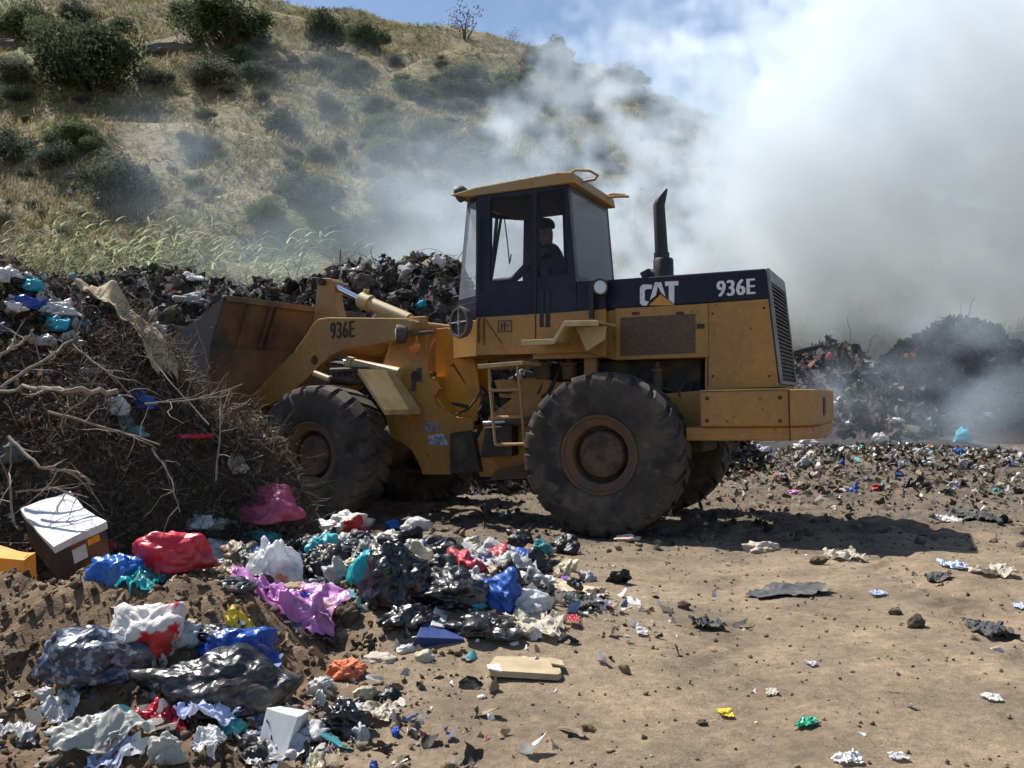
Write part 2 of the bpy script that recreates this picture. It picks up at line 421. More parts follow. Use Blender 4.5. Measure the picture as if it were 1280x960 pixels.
def scatter(rs, n, x0, x1, y0, y1, fn, dens=None):
    X = rs.uniform(x0, x1, n*4); Y = rs.uniform(y0, y1, n*4)
    if dens is not None:
        k = rs.rand(len(X)) < dens(X, Y); X, Y = X[k], Y[k]
    X, Y = X[:n], Y[:n]
    return np.stack([X, Y, fn(X, Y)], 1)
m_scrap_h = M('matte_scraps', (1, 1, 1), .95, attr=True, spec=.12, bump=.5, bscale=40, mod=.3, mscale=5)
m_scrap = M('mixed_scraps', (1, 1, 1), .6, attr=True, spec=.3, transl=.15, bump=.3, bscale=60)
m_lump = M('clods', (1, 1, 1), .95, attr=True, bump=.8, bscale=50)
rs = np.random.RandomState(5)
m_scrapbag = M('mixed_film', (1, 1, 1), .45, attr=True, mod=.35, mscale=9, transl=.12, crease=.35, csc=9)
DIRT = [(.27, .19, .115, 5), (.17, .115, .07, 4), (.36, .28, .19, 1.5), (.08, .055, .04, 1)]
CHAR = [(.035, .030, .027, 5), (.08, .064, .052, 5), (.13, .11, .09, 2), (.28, .26, .24, .6)]
MIX = [(.045, .038, .032, 5), (.11, .09, .07, 7), (.19, .155, .12, 4), (.42, .39, .35, 1.2), (.7, .68, .65, .5), (.1, .2, .4, .25), (.08, .35, .4, .25), (.4, .08, .06, .2)]
WHITE = [(.72, .71, .69, 4), (.5, .48, .44, 3), (.04, .038, .036, 5), (.26, .20, .13, 4), (.12, .2, .42, .5), (.1, .4, .45, .2), (.42, .1, .1, .3), (.6, .4, .42, .2), (.13, .11, .25, .15)]
# soil clods on the bank and around
P = scatter(rs, 9500, -3.6, -.2, 2.4, 5.0, zrough, lambda X, Y: .1+.9*sstep(-.5, -1.4, X))
tag(pieces('soil_clods', P, .008+.042*rs.rand(len(P))**3, [(.165, .108, .062, 4), (.22, .15, .09, 2), (.10, .068, .042, 2)], m_lump, 1, 'lump'), 'loose brown clods on the dirt bank', 'clods', kind='stuff')
P = scatter(rs, 6500, -1.5, 6, 2.3, 9, zrough, lambda X, Y: .5+.5*sstep(-.3, .3, fbm(X*.8, Y*.8, 2.2, 2)))
tag(pieces('gravel', P, .005+.022*rs.rand(len(P))**4, DIRT, m_lump, 2, 'lump'), 'pebbles and crumbs strewn on the dirt yard', 'gravel', kind='stuff')
P = scatter(rs, 5200, -2.0, 11, 7.0, 15, zrough, lambda X, Y: sstep(-.35, .35, fbm(X*.5, Y*.9, 6.2, 3)+.5-.10*(X-5)+.12*(Y-9)))
tag(pieces('dark_clods', P, .015+.085*rs.rand(len(P))**5, CHAR[:3]+[(.2, .15, .1, 9), (.13, .1, .07, 6)], m_lump, 3, 'lump'), 'dark clods and charred crumbs on the ground behind the loader', 'clods', kind='stuff')
# refuse on the long heap
P = scatter(rs, 30000, -11, 4, 11.6, 15.6, heapA)
tag(pieces('heap_refuse', P, .03+.13*rs.rand(len(P))**3, MIX, m_scrap_h, 4, 'sheet', .8), 'dark mixed refuse strewn over the long heap', 'refuse', kind='stuff')
# smouldering heaps
P = scatter(rs, 24000, 3, 24, 16, 30, heapD, lambda X, Y: heapD(X, Y) > .45)
tag(pieces('charred_scraps', P, .05+.22*rs.rand(len(P))**3.2, CHAR+[(.22, .09, .06, .35)], m_scrap_h, 5, 'sheet', .8), 'charred scraps covering the smouldering heaps', 'scraps', kind='stuff')
# litter belt between machine and heaps
def dE(X, Y): return np.exp(-(((X-5.0)/3.4)**2+((Y-13.2)/2.6)**2)*1.2)+.05
P = scatter(rs, 15000, -1, 13, 8.5, 18, zrough, dE)
tag(pieces('belt_litter', P, .016+.09*rs.rand(len(P))**4, [(c[0], c[1], c[2], c[3]*k) for c, k in zip(WHITE+MIX[:3], [1.3, 1.5, 3, 1.5, 1, 1, .6, .6, 1, 3, 3, 1])], m_scrap, 6, 'sheet', .7), 'belt of small mixed litter below the smouldering heaps', 'litter', kind='stuff')
# litter between the bags
def dL(X, Y): return np.exp(-(((X+1.05)/1.05)**2+((Y-5.4)/1.15)**2)*1.3)+.8*np.exp(-(((X+1.15)/.7)**2+((Y-3.15)/.35)**2))+.6*np.exp(-(((X-.1)/.6)**2+((Y-4.8)/.45)**2))+.25*np.exp(-(((X+.45)/.35)**2+((Y-3.6)/.5)**2))
P = scatter(rs, 3600, -3.4, 1.5, 2.6, 8, zrough, dL)
tag(pieces('bag_litter', P, .015+.085*rs.rand(len(P))**2.4, WHITE, m_scrap, 7, 'sheet', .45, tilt=.5), 'small scraps of paper and plastic lying between the bags', 'litter', kind='stuff')
def lumps(name, P, size, palette, mat, seed):
    rs = np.random.RandomState(seed); bm = bmesh.new(); bmesh.ops.create_icosphere(bm, subdivisions=4, radius=1)
    T = np.array([v.co[:] for v in bm.verts]); F = np.array([[v.index for v in f.verts] for f in bm.faces]); bm.free(); k = len(T); n = len(P)
    sh = []
    for q in range(10):
        r = 1+.3*fbm(T[:, 0]*1.3+q, T[:, 1]*1.3, T[:, 2]*1.3, 2)+.13*crumple(T, q+70, 1.2, 7)+.06*crumple(T, q+90, 3, 8)
        for w_ in range(2):
            d = rs.normal(size=3); d /= np.linalg.norm(d); r = r+.6*np.exp(-(np.arccos(np.clip(T@d, -1, 1))/.3)**2)
        sh.append(T*r[:, None])
    sh = np.array(sh)[rs.randint(0, 10, n)]
    sh = sh*np.stack([np.ones(n), rs.uniform(.45, 1, n), rs.uniform(.45, .9, n)], 1)[:, None]*np.asarray(size)[:, None, None]*.42
    sh = np.einsum('nij,nkj->nki', rot_mats(rs, n, .35), sh); C = np.array(P)[:, None].copy(); C[..., 2] += np.asarray(size)[:, None]*.16
    return mk(name, (sh+C).reshape(-1, 3), (F[None]+(np.arange(n)*k)[:, None, None]).reshape(-1, 3), mat, smooth=True, cols=np.repeat(pal(rs, n, palette), k, 0))
def dM(X, Y): return np.exp(-(((X+.85)/1.15)**2+((Y-5.7)/1.1)**2)*1.5)+.5*np.exp(-(((X-.0)/.5)**2+((Y-4.75)/.3)**2))
BAGS = [(.56, .56, .56, 5), (.012, .012, .014, 6), (.45, .44, .42, 2), (.25, .19, .12, 2.5), (.02, .09, .38, 1), (.05, .38, .42, .5), (.5, .05, .07, .5), (.5, .32, .34, .5), (.10, .09, .18, .5), (.55, .48, .32, .8)]
P = scatter(rs, 250, -2.4, .7, 4.4, 7.4, zrough, dM)
tag(lumps('loose_refuse', P, .06+.22*rs.rand(len(P))**1.7, BAGS, m_scrapbag, 21), 'small crumpled bags and rags heaped between the larger bags', 'refuse', kind='stuff')
P = scatter(rs, 60, -3.0, -.4, 2.9, 3.7, zrough, dL)
tag(lumps('near_refuse', P, .04+.09*rs.rand(len(P))**1.4, BAGS, m_scrapbag, 22), 'small crumpled wrappers and rags around the nearest sacks', 'refuse', kind='stuff')
P = scatter(rs, 520, -9, 3, 12.0, 14.2, heapA)
tag(lumps('heap_bags', P, .14+.24*rs.rand(len(P))**1.6, [(.30, .29, .27, 3), (.03, .028, .026, 5), (.12, .10, .085, 5), (.6, .59, .57, .8), (.05, .09, .2, .3)], m_scrap_h, 23), 'grey and black sacks half buried in the long refuse heap', 'refuse', kind='stuff')
P = scatter(rs, 420, 1, 12, 10, 16.5, zrough, dE)
tag(lumps('belt_bags', P, .06+.15*rs.rand(len(P))**2.4, BAGS, m_scrapbag, 24), 'small bags and bottles mixed into the litter belt', 'refuse', kind='stuff')
P = scatter(rs, 420, -.5, 8, 2.8, 10, zrough)
tag(pieces('yard_scraps', P, .01+.05*rs.rand(len(P))**3, WHITE+[(.05, .04, .035, 6)], m_scrap, 8, 'sheet', .25, tilt=.3), 'tiny flattened scraps trodden into the dirt yard', 'scraps', kind='stuff')

# ---- twigs
def twigs(name, P, length, rad, seed, cols, mat, flat=.5, K=7, side=3, wig=.28, axis=None, forks=0):
    rs = np.random.RandomState(seed); n = len(P)
    d = rs.normal(size=(n, 3)); d[:, 2] *= flat
    if axis is not None: d += np.array(axis)
    d /= np.linalg.norm(d, axis=1)[:, None]
    L_ = np.asarray(length)/K
    pts = [np.array(P, float)-d*(np.asarray(length)*.4)[:, None]]
    for k in range(K):
        d = d+rs.normal(size=(n, 3))*wig; d /= np.linalg.norm(d, axis=1)[:, None]
        pts.append(pts[-1]+d*L_[:, None])
    Q = np.stack(pts, 1)                                     # n, K+1, 3
    T = np.gradient(Q, axis=1); T /= np.linalg.norm(T, axis=2)[..., None]+1e-9
    u = np.cross(T, np.array([.3, .5, .81])); u /= np.linalg.norm(u, axis=2)[..., None]+1e-9; v = np.cross(T, u)
    r = (np.asarray(rad)[:, None]*np.linspace(1, .35, K+1)[None])[..., None]
    ring = [Q+r*(math.cos(a)*u+math.sin(a)*v) for a in np.arange(side)*2*math.pi/side]
    V = np.stack(ring, 2).reshape(-1, 3)                     # n,K+1,side
    i = np.arange(K)[:, None]*side; j = np.arange(side)[None]; jn = (j+1) % side
    F = np.stack([i+j, i+jn, i+side+jn, i+side+j], -1).reshape(-1, 4)
    FF = (F[None]+(np.arange(n)*(K+1)*side)[:, None, None]).reshape(-1, 4)
    cc = np.repeat(pal(rs, n, cols), (K+1)*side, 0)
    return mk(name, V, FF, mat, smooth=True, cols=cc)
m_twig = M('dry_twigs', (1, 1, 1), .8, attr=True)
TW = [(.075, .055, .04, 6), (.14, .11, .08, 4), (.34, .29, .24, 1.2), (.05, .036, .028, 3), (.16, .075, .045, 1)]
P = scatter(rs, 7000, -5.6, -1.65, 4.9, 8.0, brush_h, lambda X, Y: (brush_h(X, Y) > .16) & ((X < -2.3) | (Y > 6.0))); P[:, 2] += .16*rs.rand(len(P))**1.5-.04
tag(twigs('brushwood', P, .14+.5*rs.rand(len(P))**2, .0013+.0042*rs.rand(len(P))**3, 3, TW, m_twig), 'tangled dry brushwood covering the mound on the left', 'brushwood', kind='stuff')
P = scatter(rs, 3000, -3.0, -1.7, 5.7, 7.2, brush_h, lambda X, Y: brush_h(X, Y) > .1); P[:, 2] += .2*rs.rand(len(P))
tag(twigs('dry_weeds', P, .15+.35*rs.rand(len(P)), .0016+.002*rs.rand(len(P)), 4, TW, m_twig, flat=1.2, wig=.42), 'tangle of dead dry weeds at the right edge of the mound', 'weeds', kind='stuff')
P = scatter(rs, 26000, -5.6, -1.65, 4.9, 7.8, brush_h, lambda X, Y: brush_h(X, Y) > .1); P[:, 2] += .12*rs.rand(len(P))
tag(pieces('dead_leaves', P, .012+.04*rs.rand(len(P))**2, [(.09, .063, .042, 5), (.17, .125, .08, 4), (.30, .235, .165, 2), (.20, .09, .05, 1)], m_scrap, 9, 'sheet', .5), 'curled dead leaves caught in the brushwood', 'leaves', kind='stuff')
bt = lambda X, Y: np.maximum(brush_h(X, Y), 0)+.05
P = scatter(rs, 2600, -5.2, -2.8, 6.0, 7.4, bt, lambda X, Y: sstep(6.1, 6.6, Y)*sstep(-2.75, -3.3, X+.3*fbm(X*2, Y*2, 1, 2)))
tag(pieces('mound_litter', P, .02+.09*rs.rand(len(P))**2.2, [(.6, .59, .57, 2), (.10, .085, .07, 6), (.045, .04, .036, 4), (.25, .2, .14, 3), (.08, .4, .5, .4), (.1, .16, .4, .3)], m_scrap_h, 31, 'sheet', .6), 'mixed litter strewn over the top of the left mound', 'litter', kind='stuff')
P = scatter(rs, 46, -4.6, -2.9, 6.2, 7.0, bt)
tag(lumps('mound_bags', P, .08+.16*rs.rand(len(P))**1.5, BAGS, m_scrapbag, 32), 'small crumpled bags and rags on the top of the left mound', 'refuse', kind='stuff')
P = scatter(rs, 700, -9, 3, 12, 15, heapA)

tag(twigs('heap_sticks', P, .3+.7*rs.rand(len(P)), .006+.008*rs.rand(len(P)), 5, TW, m_twig, flat=.7), 'sticks poking out of the long refuse heap', 'sticks', kind='stuff')
P = scatter(rs, 700, 4, 20, 17, 28, heapD, lambda X, Y: heapD(X, Y) > .45)
tag(twigs('charred_sticks', P, .3+.8*rs.rand(len(P)), .008+.01*rs.rand(len(P)), 6, [(.04, .035, .03, 1)], m_twig, flat=.8), 'charred sticks poking out of the smouldering heaps', 'sticks', kind='stuff')
# ------------------------------------------------------------------ the wheel loader
YEL = (.42, .212, .048)
m_yel = M('yellow_machine_paint', YEL, .5, (.25, .125, .042), 1.3, (.42, .68), .12, 60, col3=(.075, .05, .034), n3=17, f3=(.675, .70), bdist=.004, detail=9, mod=.26, mscale=1.3)
m_yel2 = M('dusty_yellow_paint', (.38, .22, .06), .7, (.30, .22, .13), 2.2, (.35, .65), .3, 70, col3=(.17, .11, .06), n3=18, f3=(.62, .7), bdist=.004, detail=9)
m_navy = M('navy_body_paint', (.007, .007, .019), .45, (.018, .018, .034), 2.5, (.45, .7), .1, 60, bdist=.003, detail=8, spec=.3)
m_black = M('black_painted_steel', (.014, .013, .015), .55, (.04, .035, .03), 5, (.5, .7), .15, 50, bdist=.004)
m_grease = M('oily_dark_iron', (.025, .021, .019), .7, (.075, .05, .03), 6, (.48, .65), .5, 30, bdist=.01)
m_rust = M('worn_bucket_steel', (.19, .10, .048), .75, (.055, .045, .045), 1.7, (.38, .62), .3, 20, col3=(.22, .11, .045), n3=2.4, f3=(.5, .66), bdist=.01, detail=9)
m_side = M('scuffed_dark_steel', (.055, .05, .055), .6, (.09, .07, .055), 3, (.45, .65), .3, 25, bdist=.01)
m_tyre = M('dusty_tyre_rubber', (.032, .029, .028), .9, (.085, .067, .052), 3.2, (.38, .62), .5, 30, col3=(.13, .105, .08), n3=9, f3=(.56, .72), bdist=.012, detail=9, mod=.3, mscale=3)
m_rim = M('dirty_orange_rim', (.16, .075, .03), .85, (.09, .065, .048), 5, (.36, .58), .4, 40, bdist=.006)
m_mud = M('dried_mud_on_hub', (.15, .10, .072), .95, (.065, .045, .035), 9, (.4, .62), 1.0, 16, bdist=.05)
m_chrome = M('chromed_rod', (.62, .66, .72), .18, metal=1)
m_cream = M('sunlit_pale_paint', (.47, .36, .18), .5, (.36, .25, .11), 4, (.45, .65), .15, 60, bdist=.003)  # paler copy of the machine yellow, sunlit look put into the colour
m_orange = M('sunlit_and_logo_orange', (.56, .26, .03), .45, (.40, .19, .05), 5, (.5, .7), .1, 60, bdist=.003)  # sunlit tone painted in for the hitch plates; the triangle's own orange
m_white = M('white_lettering', (.72, .72, .74), .6, (.5, .5, .5), 30, (.55, .7))
m_ink = M('black_lettering', (.012, .012, .014), .6)
m_decal = M('faded_blue_decal', (.16, .20, .30), .5, (.45, .46, .48), 25, (.5, .56))
m_decal2 = M('faded_pale_decal', (.30, .28, .30), .5, (.12, .10, .12), 45, (.48, .55))
m_lens = M('lamp_lens', (.55, .56, .6), .15, spec=.8)
m_amber = M('amber_lens', (.6, .18, .02), .3)
m_mesh = M('perforated_mesh', (.085, .058, .038), .7, (.13, .08, .045), 40, (.45, .6), .6, 220, bdist=.006)
m_glass = M('dusty_window_glass', (.32, .34, .37), .12, (.22, .22, .24), 6, (.4, .7), trans=.97)
m_glassr = M('dusty_rear_window_glass', (.30, .33, .38), .2, (.22, .24, .28), 3, (.4, .7), trans=.62)
m_seat = M('black_seat_vinyl', (.012, .012, .014), .6)

def Z1(l): return [(540+x*.270833, 190+y*.270833) for x, y in l]
def Z2(l): return [(720+x*.375, 220+y*.375) for x, y in l]
def Z3(l): return [(200+x/3, 320+y/3) for x, y in l]
def Z4(l): return [(440+x/3, 360+y/3) for x, y in l]
def Z5(l): return [(640+x/4, 440+y/4) for x, y in l]

TR, TF = R(24.5), R(28.5)
_d = ray(747, 569); _k = (.745-CAMH)/_d[2]; _h = C_O+_k*_d
Fr = Frame([0, 0, 0], TR); Fr.o = np.array([_h[0], _h[1], 0])-1.22*Fr.L
piv = Fr.W(1.58, 0, 0); Ff = Frame([0, 0, 0], TF); Ff.o = piv+1.58*Ff.F+np.array([0, 0, -.03])
WL = tag(empty('wheel_loader', Fr.W(0, 0, 0)), 'large yellow and navy wheel loader with CAT and 936E lettering', 'wheel loader')

# --- wheels
def wheel_meshes():
    o = np.zeros(3); ax = np.array([0, 1.0, 0])           # local: +y points outwards
    Rr, hw = .745, .26
    t = MB()
    prof = [(-.20, .345), (-.245, .37), (-hw, .45), (-hw-.005, .55), (-.25, .64), (-.235, .685), (-.20, .705), (-.12, .712), (0, .715), (.12, .712), (.20, .705), (.235, .685), (.25, .64), (.262, .58), (hw+.008, .52), (hw, .45), (.245, .375), (.22, .35), (.20, .345)]
    t.lathe(o, ax, prof, 96); t.F = t.F[:-2]
    rs_ = np.random.RandomState(3)
    n = 22
    for sgn in (-1, 1):
        for k in range(n):
            a0 = 2*math.pi*(k+(.5 if sgn > 0 else 0))/n; wd = .100
            def q(a, y, r): return np.array([r*math.sin(a), y, r*math.cos(a)])
            ys = [.005, .13, .232, .258, .262]; sk = [.13, .055, 0, 0, 0]; rt = [Rr, Rr, Rr-.012, Rr-.055, .645]; rb = [.70, .70, .68, .63, .60]
            j = rs_.uniform(-.008, .008, 5)
            V = []; F = []
            for i in range(5):
                for da in (-wd+j[i], wd+j[i]*.3):
                    V.append(q(a0+da+sk[i], sgn*ys[i], rt[i]-.007*rs_.rand())); V.append(q(a0+da*1.12+sk[i], sgn*ys[i]*(1 if i < 3 else .97), rb[i]))
            for i in range(4):
                b = i*4; F += [[b, b+2, b+6, b+4], [b, b+4, b+5, b+1], [b+2, b+3, b+7, b+6]]
            F += [[0, 1, 3, 2], [16, 18, 19, 17]]
            t.add(V, F)
    r = MB()
    r.lathe(o, ax, [(-.19, .30), (-.2, .36), (.205, .352), (.235, .362), (.245, .352), (.24, .335), (.215, .325), (.20, .285), (.19, .262), (.06, .25), (.05, .05)], 64); r.F = r.F[:-2]
    h = MB()
    h.lathe(o, ax, [(-.02, .26), (.03, .26), (.035, .225), (.13, .215), (.16, .20), (.175, .165), (.185, .10), (.19, .0)], 40)
    for k in range(12):
        a = 2*math.pi*k/12; c = np.array([.236*math.sin(a), .03, .236*math.cos(a)]); h.lathe(c, ax, [(0, .017), (.035, .017), (.04, .012)], 6)
    return t, r, h
_t, _r, _h2 = wheel_meshes()
def place_wheel(fr, x, side, zc, first=None):
    """a wheel is one tyre with its rim and hub"""
    if first is None:
        e = empty('wheel', fr.W(x, side*.96, zc), WL)
        a = mk('tyre', _t.V, _t.F, m_tyre, e, smooth=False, bevel=.006); b = mk('rim', _r.V, _r.F, m_rim, e, smooth=True); c = mk('hub', _h2.V, _h2.F, m_mud, e, smooth=True)
        for o_ in (a, b, c):
            V = np.array({'tyre': _t.V, 'rim': _r.V, 'hub': _h2.V}[o_.name.split('.')[0]]); o_.data.vertices.foreach_set('co', V.astype(np.float32).ravel()); 
            bm = bmesh.new(); bm.from_mesh(o_.data); bmesh.ops.recalc_face_normals(bm, faces=bm.faces); bm.to_mesh(o_.data); bm.free(); o_.data.update()
            o_.data.polygons.foreach_set('use_smooth', np.ones(len(o_.data.polygons), dtype=bool))
            try: o_.data.set_sharp_from_angle(angle=R(33))
            except Exception: pass
    else:
        e = first.copy(); COL.objects.link(e); e.parent = WL; e.location = Vector(fr.W(x, side*.96, zc))-WL.location
        for ch in first.children:
            c = ch.copy(); COL.objects.link(c); c.parent = e
    Lx = fr.L*side
    e.rotation_euler = (0, 0, math.atan2(Lx[1], Lx[0])-math.pi/2)
    return e
w1 = place_wheel(Fr, 0, 1, .745); place_wheel(Fr, 0, -1, .745, w1)
w3 = place_wheel(Ff, 0, 1, .745, w1); place_wheel(Ff, 0, -1, .745, w1)
w1.rotation_euler[1] = .1; w3.rotation_euler[1] = .37

# --- rear frame, axle, engine bay
b = MB()
for s in (1, -1):
    y0, y1 = (.42, .36) if s > 0 else (-.36, -.42)
    b.pp(Fr, [(617, 475), (676, 472), (700, 478), (770, 470), (832, 492), (878, 488), (878, 548), (858, 551), (790, 560), (690, 560), (655, 585), (640, 596), (600, 596), (590, 560), (612, 520), (640, 498), (625, 497)], y0, y1, yp=.42)
b.build('rear_frame', m_yel, WL, bevel=.006)
b = MB(); b.tube([Fr.W(0, -.85, .745), Fr.W(0, -.4, .745), Fr.W(0, -.2, .745), Fr.W(0, .2, .745), Fr.W(0, .4, .745), Fr.W(0, .85, .745)], [.16, .16, .27, .27, .16, .16], 24)
b.build('rear_axle', m_grease, WL, smooth=True)
b = MB(); b.tube([Ff.W(0, -.85, .745), Ff.W(0, -.4, .745), Ff.W(0, -.2, .745), Ff.W(0, .2, .745), Ff.W(0, .4, .745), Ff.W(0, .85, .745)], [.16, .16, .27, .27, .16, .16], 24)
b.build('front_axle', m_grease, WL, smooth=True)
b = MB()   # engine, transmission and tanks filling the dark middle
xe0, ze0 = Fr.P(880, 489, .30); xe1, ze1 = Fr.P(770, 449, .30)
b.box(Fr, xe0+.02, .95, -.33, .30, .72, 1.62)
b.box(Fr, .5, 1.35, -.34, .33, .62, 1.42)
b.box(Fr, 1.05, 1.75, -.28, .26, .42, .95)
b.build('engine_block', m_grease, WL, bevel=.02)
for px, r0 in ((679, .085), (712, .075), (822, .05)):
    x, _ = Fr.P(px, 470, .40); z1 = Fr.P(px, 447 if px < 800 else 452, .40)[1]; z0 = Fr.P(px, 474 if px < 800 else 488, .40)[1]
    b = MB(); b.lathe(Fr.W(x, .40, z0), [0, 0, 1], [(0, r0*.85), (.02, r0), ((z1-z0)*.6, r0), ((z1-z0)*.63, r0*1.2), ((z1-z0)*.75, r0*1.2), ((z1-z0)*.8, r0*.5), (z1-z0, r0*.45)], 20); b.build('filter_housing', m_rim, WL, smooth=True)
rs = np.random.RandomState(11)
for k in range(16):
    x0, z0 = Fr.P(rs.uniform(600, 870), rs.uniform(455, 520), .38); x1, z1 = x0+rs.uniform(-.35, .35), z0-rs.uniform(.0, .3)
    y = .36+.05*rs.rand()
    b = MB(); b.tube([Fr.W(x0, y, z0), Fr.W(x0+.05, y+.03, z0-.1), Fr.W((x0+x1)/2, y+.04, (z0+z1)/2-.08), Fr.W(x1, y, z1)], .012+.008*rs.rand(), 7); b.build('hose', m_black, WL, smooth=True)
b = MB(); b.pp(Fr, [(730, 447), (745, 447), (745, 476), (730, 476)], .50, .42); b.pp(Fr, [(666, 441), (752, 441), (752, 447), (666, 449)], .58, -.4)
b.build('cab_mount', m_yel, WL, bevel=.004)
# --- counterweight
c1 = Fr.P(874, 489, 1.0); c2 = Fr.P(986, 487, 1.0); z0c = Fr.P(874, 534, 1.0)[1]; zlow = Fr.P(858, 551, .95)[1]; zt = (c1[1]+c2[1])/2
def plan_prism(mb, fr, xy, z0, z1):
    n = len(xy); V = [fr.W(x, y, z0) for x, y in xy]+[fr.W(x, y, z1) for x, y in xy]
    mb.add(V, [list(range(n)), list(range(2*n-1, n-1, -1))]+[[i, i+n, (i+1) % n+n, (i+1) % n] for i in range(n)])
b = MB()
plan_prism(b, Fr, [(c1[0], 1.0), (c1[0], .45), (c2[0]+.1, .45), (c2[0]+.1, -.45), (c1[0], -.45), (c1[0], -1.0), (c2[0], -1.0), (c2[0]-.16, -.86), (c2[0]-.22, -.60), (c2[0]-.22, .60), (c2[0]-.16, .86), (c2[0], 1.0)], z0c, zt)
cw = b.build('counterweight', m_yel, WL, bevel=.02)
b = MB(); plan_prism(b, Fr, [(c1[0]+.14, .96), (c1[0]+.14, -.96), (c2[0]+.02, -.96), (c2[0]-.2, -.58), (c2[0]-.2, .58), (c2[0]+.02, .96)], zlow, z0c-.002)
b.build('counterweight_base', m_yel, WL, bevel=.015)
b = MB(); xa, za = Fr.P(987.5, 516, 1.005); b.box(Fr, c2[0]-.004, c2[0]+.006, .99, 1.004, zlow, zt); b.build('seam', m_ink, cw); b = MB()
b.box(Fr, c2[0]-.226, c2[0]-.21, .30, .50, z0c+.08, z0c+.24)
b.build('tow_slot', m_ink, cw)
b = MB(); b.box(Fr, c2[0]+.02, c1[0]-.01, .80, 1.0, zt+.001, zt+.012); b.build('top_plate', m_cream, cw)
# --- hood
HW = .52
hp = {k: Fr.P(*v, HW) for k, v in dict(tl=(757, 350), tr=(957, 335.5), br=(975, 484), bl=(881, 488), m1=(881, 447), m0=(766, 450), s0=(757, 388), s1=(961.7, 373)).items()}
b = MB()
b.prism(Fr, [hp['s0'], hp['s1'], hp['br'], hp['bl'], hp['m1'], hp['m0'], Fr.P(757, 447, HW)], HW, -HW)
hood = b.build('hood', m_yel, WL, bevel=.01)
b = MB(); b.prism(Fr, [hp['tl'], hp['tr'], hp['s1'], hp['s0']], HW+.003, -HW-.003)
band = b.build('hood_band', m_navy, WL, bevel=.012)
b = MB()    # side panel with mesh
b.pp(Fr, Z2([(130, 442), (440, 425), (440, 604), (130, 614)]), HW+.022, HW+.001)
pnl = b.build('side_panel', m_yel, WL, bevel=.006)
b = MB(); b.pp(Fr, Z2([(148, 472), (398, 459), (398, 590), (148, 600)]), HW+.026, HW+.0215); b.build('mesh_screen', m_mesh, pnl)
b = MB(); b.pp(Fr, Z2([(438, 424), (441, 424), (441, 700), (438, 700)]), HW+.006, HW); b.build('panel_gap', m_ink, hood)
# rear grille on the sloped tail
b = MB(); (xt, ztp), (xb_, zb_) = hp['tr'], hp['br']
def tail(u, y, off): # u 0 top..1 bottom
    nx = (zb_-ztp); nz = -(xb_-xt); l = math.hypot(nx, nz); nx /= l; nz /= l
    if nx > 0: nx, nz = -nx, -nz
    return Fr.W(xt+(xb_-xt)*u+nx*off, y, ztp+(zb_-ztp)*u+nz*off)
def tbox(mb, u0, u1, y0, y1, o0, o1):
    V = [tail(u, y, o) for o in (o0, o1) for u, y in ((u0, y0), (u1, y0), (u1, y1), (u0, y1))]
    mb.add(V, [[0, 1, 2, 3], [7, 6, 5, 4], [0, 4, 5, 1], [1, 5, 6, 2], [2, 6, 7, 3], [3, 7, 4, 0]])
tbox(b, .02, .97, -HW+.0, HW-.0, -.01, .004); b.build('radiator_core', m_ink, WL)
b = MB()
tbox(b, 0, .11, -HW, HW, .004, .03); tbox(b, .95, .98, -HW, HW, .004, .03); tbox(b, .11, .95, HW-.035, HW, .004, .03); tbox(b, .11, .95, -HW, -HW+.035, .004, .03)
gf = b.build('grille_frame', M('grey_steel', (.23, .23, .24), .5, (.14, .13, .12), 6), WL, bevel=.004)
b = MB()
for k in range(24): tbox(b, .12+k*.0345, .12+k*.0345+.014, -HW+.035, HW-.035, .006, .024)
b.build('grille_slats', m_black, gf)
# bolts, hinges, seams
def bolt(name, par, fr, pts, y, r=.014):
    for px, py in pts:
        x, z = fr.P(px, py, y); b = MB(); b.lathe(fr.W(x, y, z), fr.L, [(0, r), (.008, r), (.011, r*.7)], 8); b.build(name, m_grease, par)
bolt('bolt', cw, Fr, [(884, 498), (884, 526), (975, 497), (975, 526)], 1.0, .016)
bolt('bolt', hood, Fr, [(891, 392), (891, 470), (955, 385), (962, 470)], HW, .011)
b = MB(); b.pp(Fr, [(871, 405), (880, 404.5), (880, 410), (871, 410.5)], HW+.04, HW+.0225); b.build('latch', m_black, pnl, bevel=.003)
for px in (790, 845):
    b = MB(); b.pp(Fr, [(px, 390), (px+9, 389.5), (px+9, 393), (px, 393.5)], HW+.036, HW+.0225); b.build('hinge', m_grease, pnl, bevel=.002)
# --- exhaust and air cleaner
def vcol(px, py0, y): x, z = Fr.P(px, py0, y); return x, z
xs_, zb0 = vcol(829.5, 345, .08); z1_ = vcol(829.5, 324, .08)[1]; z2_ = vcol(827, 320, .08)[1]; z3_ = vcol(827, 256, .08)[1]; xx = vcol(826.5, 300, .08)[0]
b = MB(); b.lathe(Fr.W(xs_, .08, zb0-.05), [0, 0, 1], [(0, .10), (z1_-zb0+.04, .10), (z1_-zb0+.055, .09), (z1_-zb0+.06, .06)], 28)
b.tube([Fr.W(xx+.02, .08, zb0), Fr.W(xx+.13, .1, zb0+.03), Fr.W(xx+.19, .1, zb0+.0)], .055, 14)
ex = b.build('exhaust_base', m_black, WL, smooth=True)
xt2, zt2 = Fr.P(833.5, 236, .08)
pA = Fr.W(xx, .08, z1_-.02); pB = Fr.W(xx+.015, .08, z3_)
b = MB(); b.tube([pA, Fr.W(xx, .08, z2_+.03), Fr.W(xx, .08, z2_+.032), pB, Fr.W(xx-.005, .08, z3_+.05), Fr.W(xt2, .08, zt2)], [.078, .078, .066, .058, .052, .012], 20)
b.build('exhaust_pipe', m_black, WL, smooth=True)

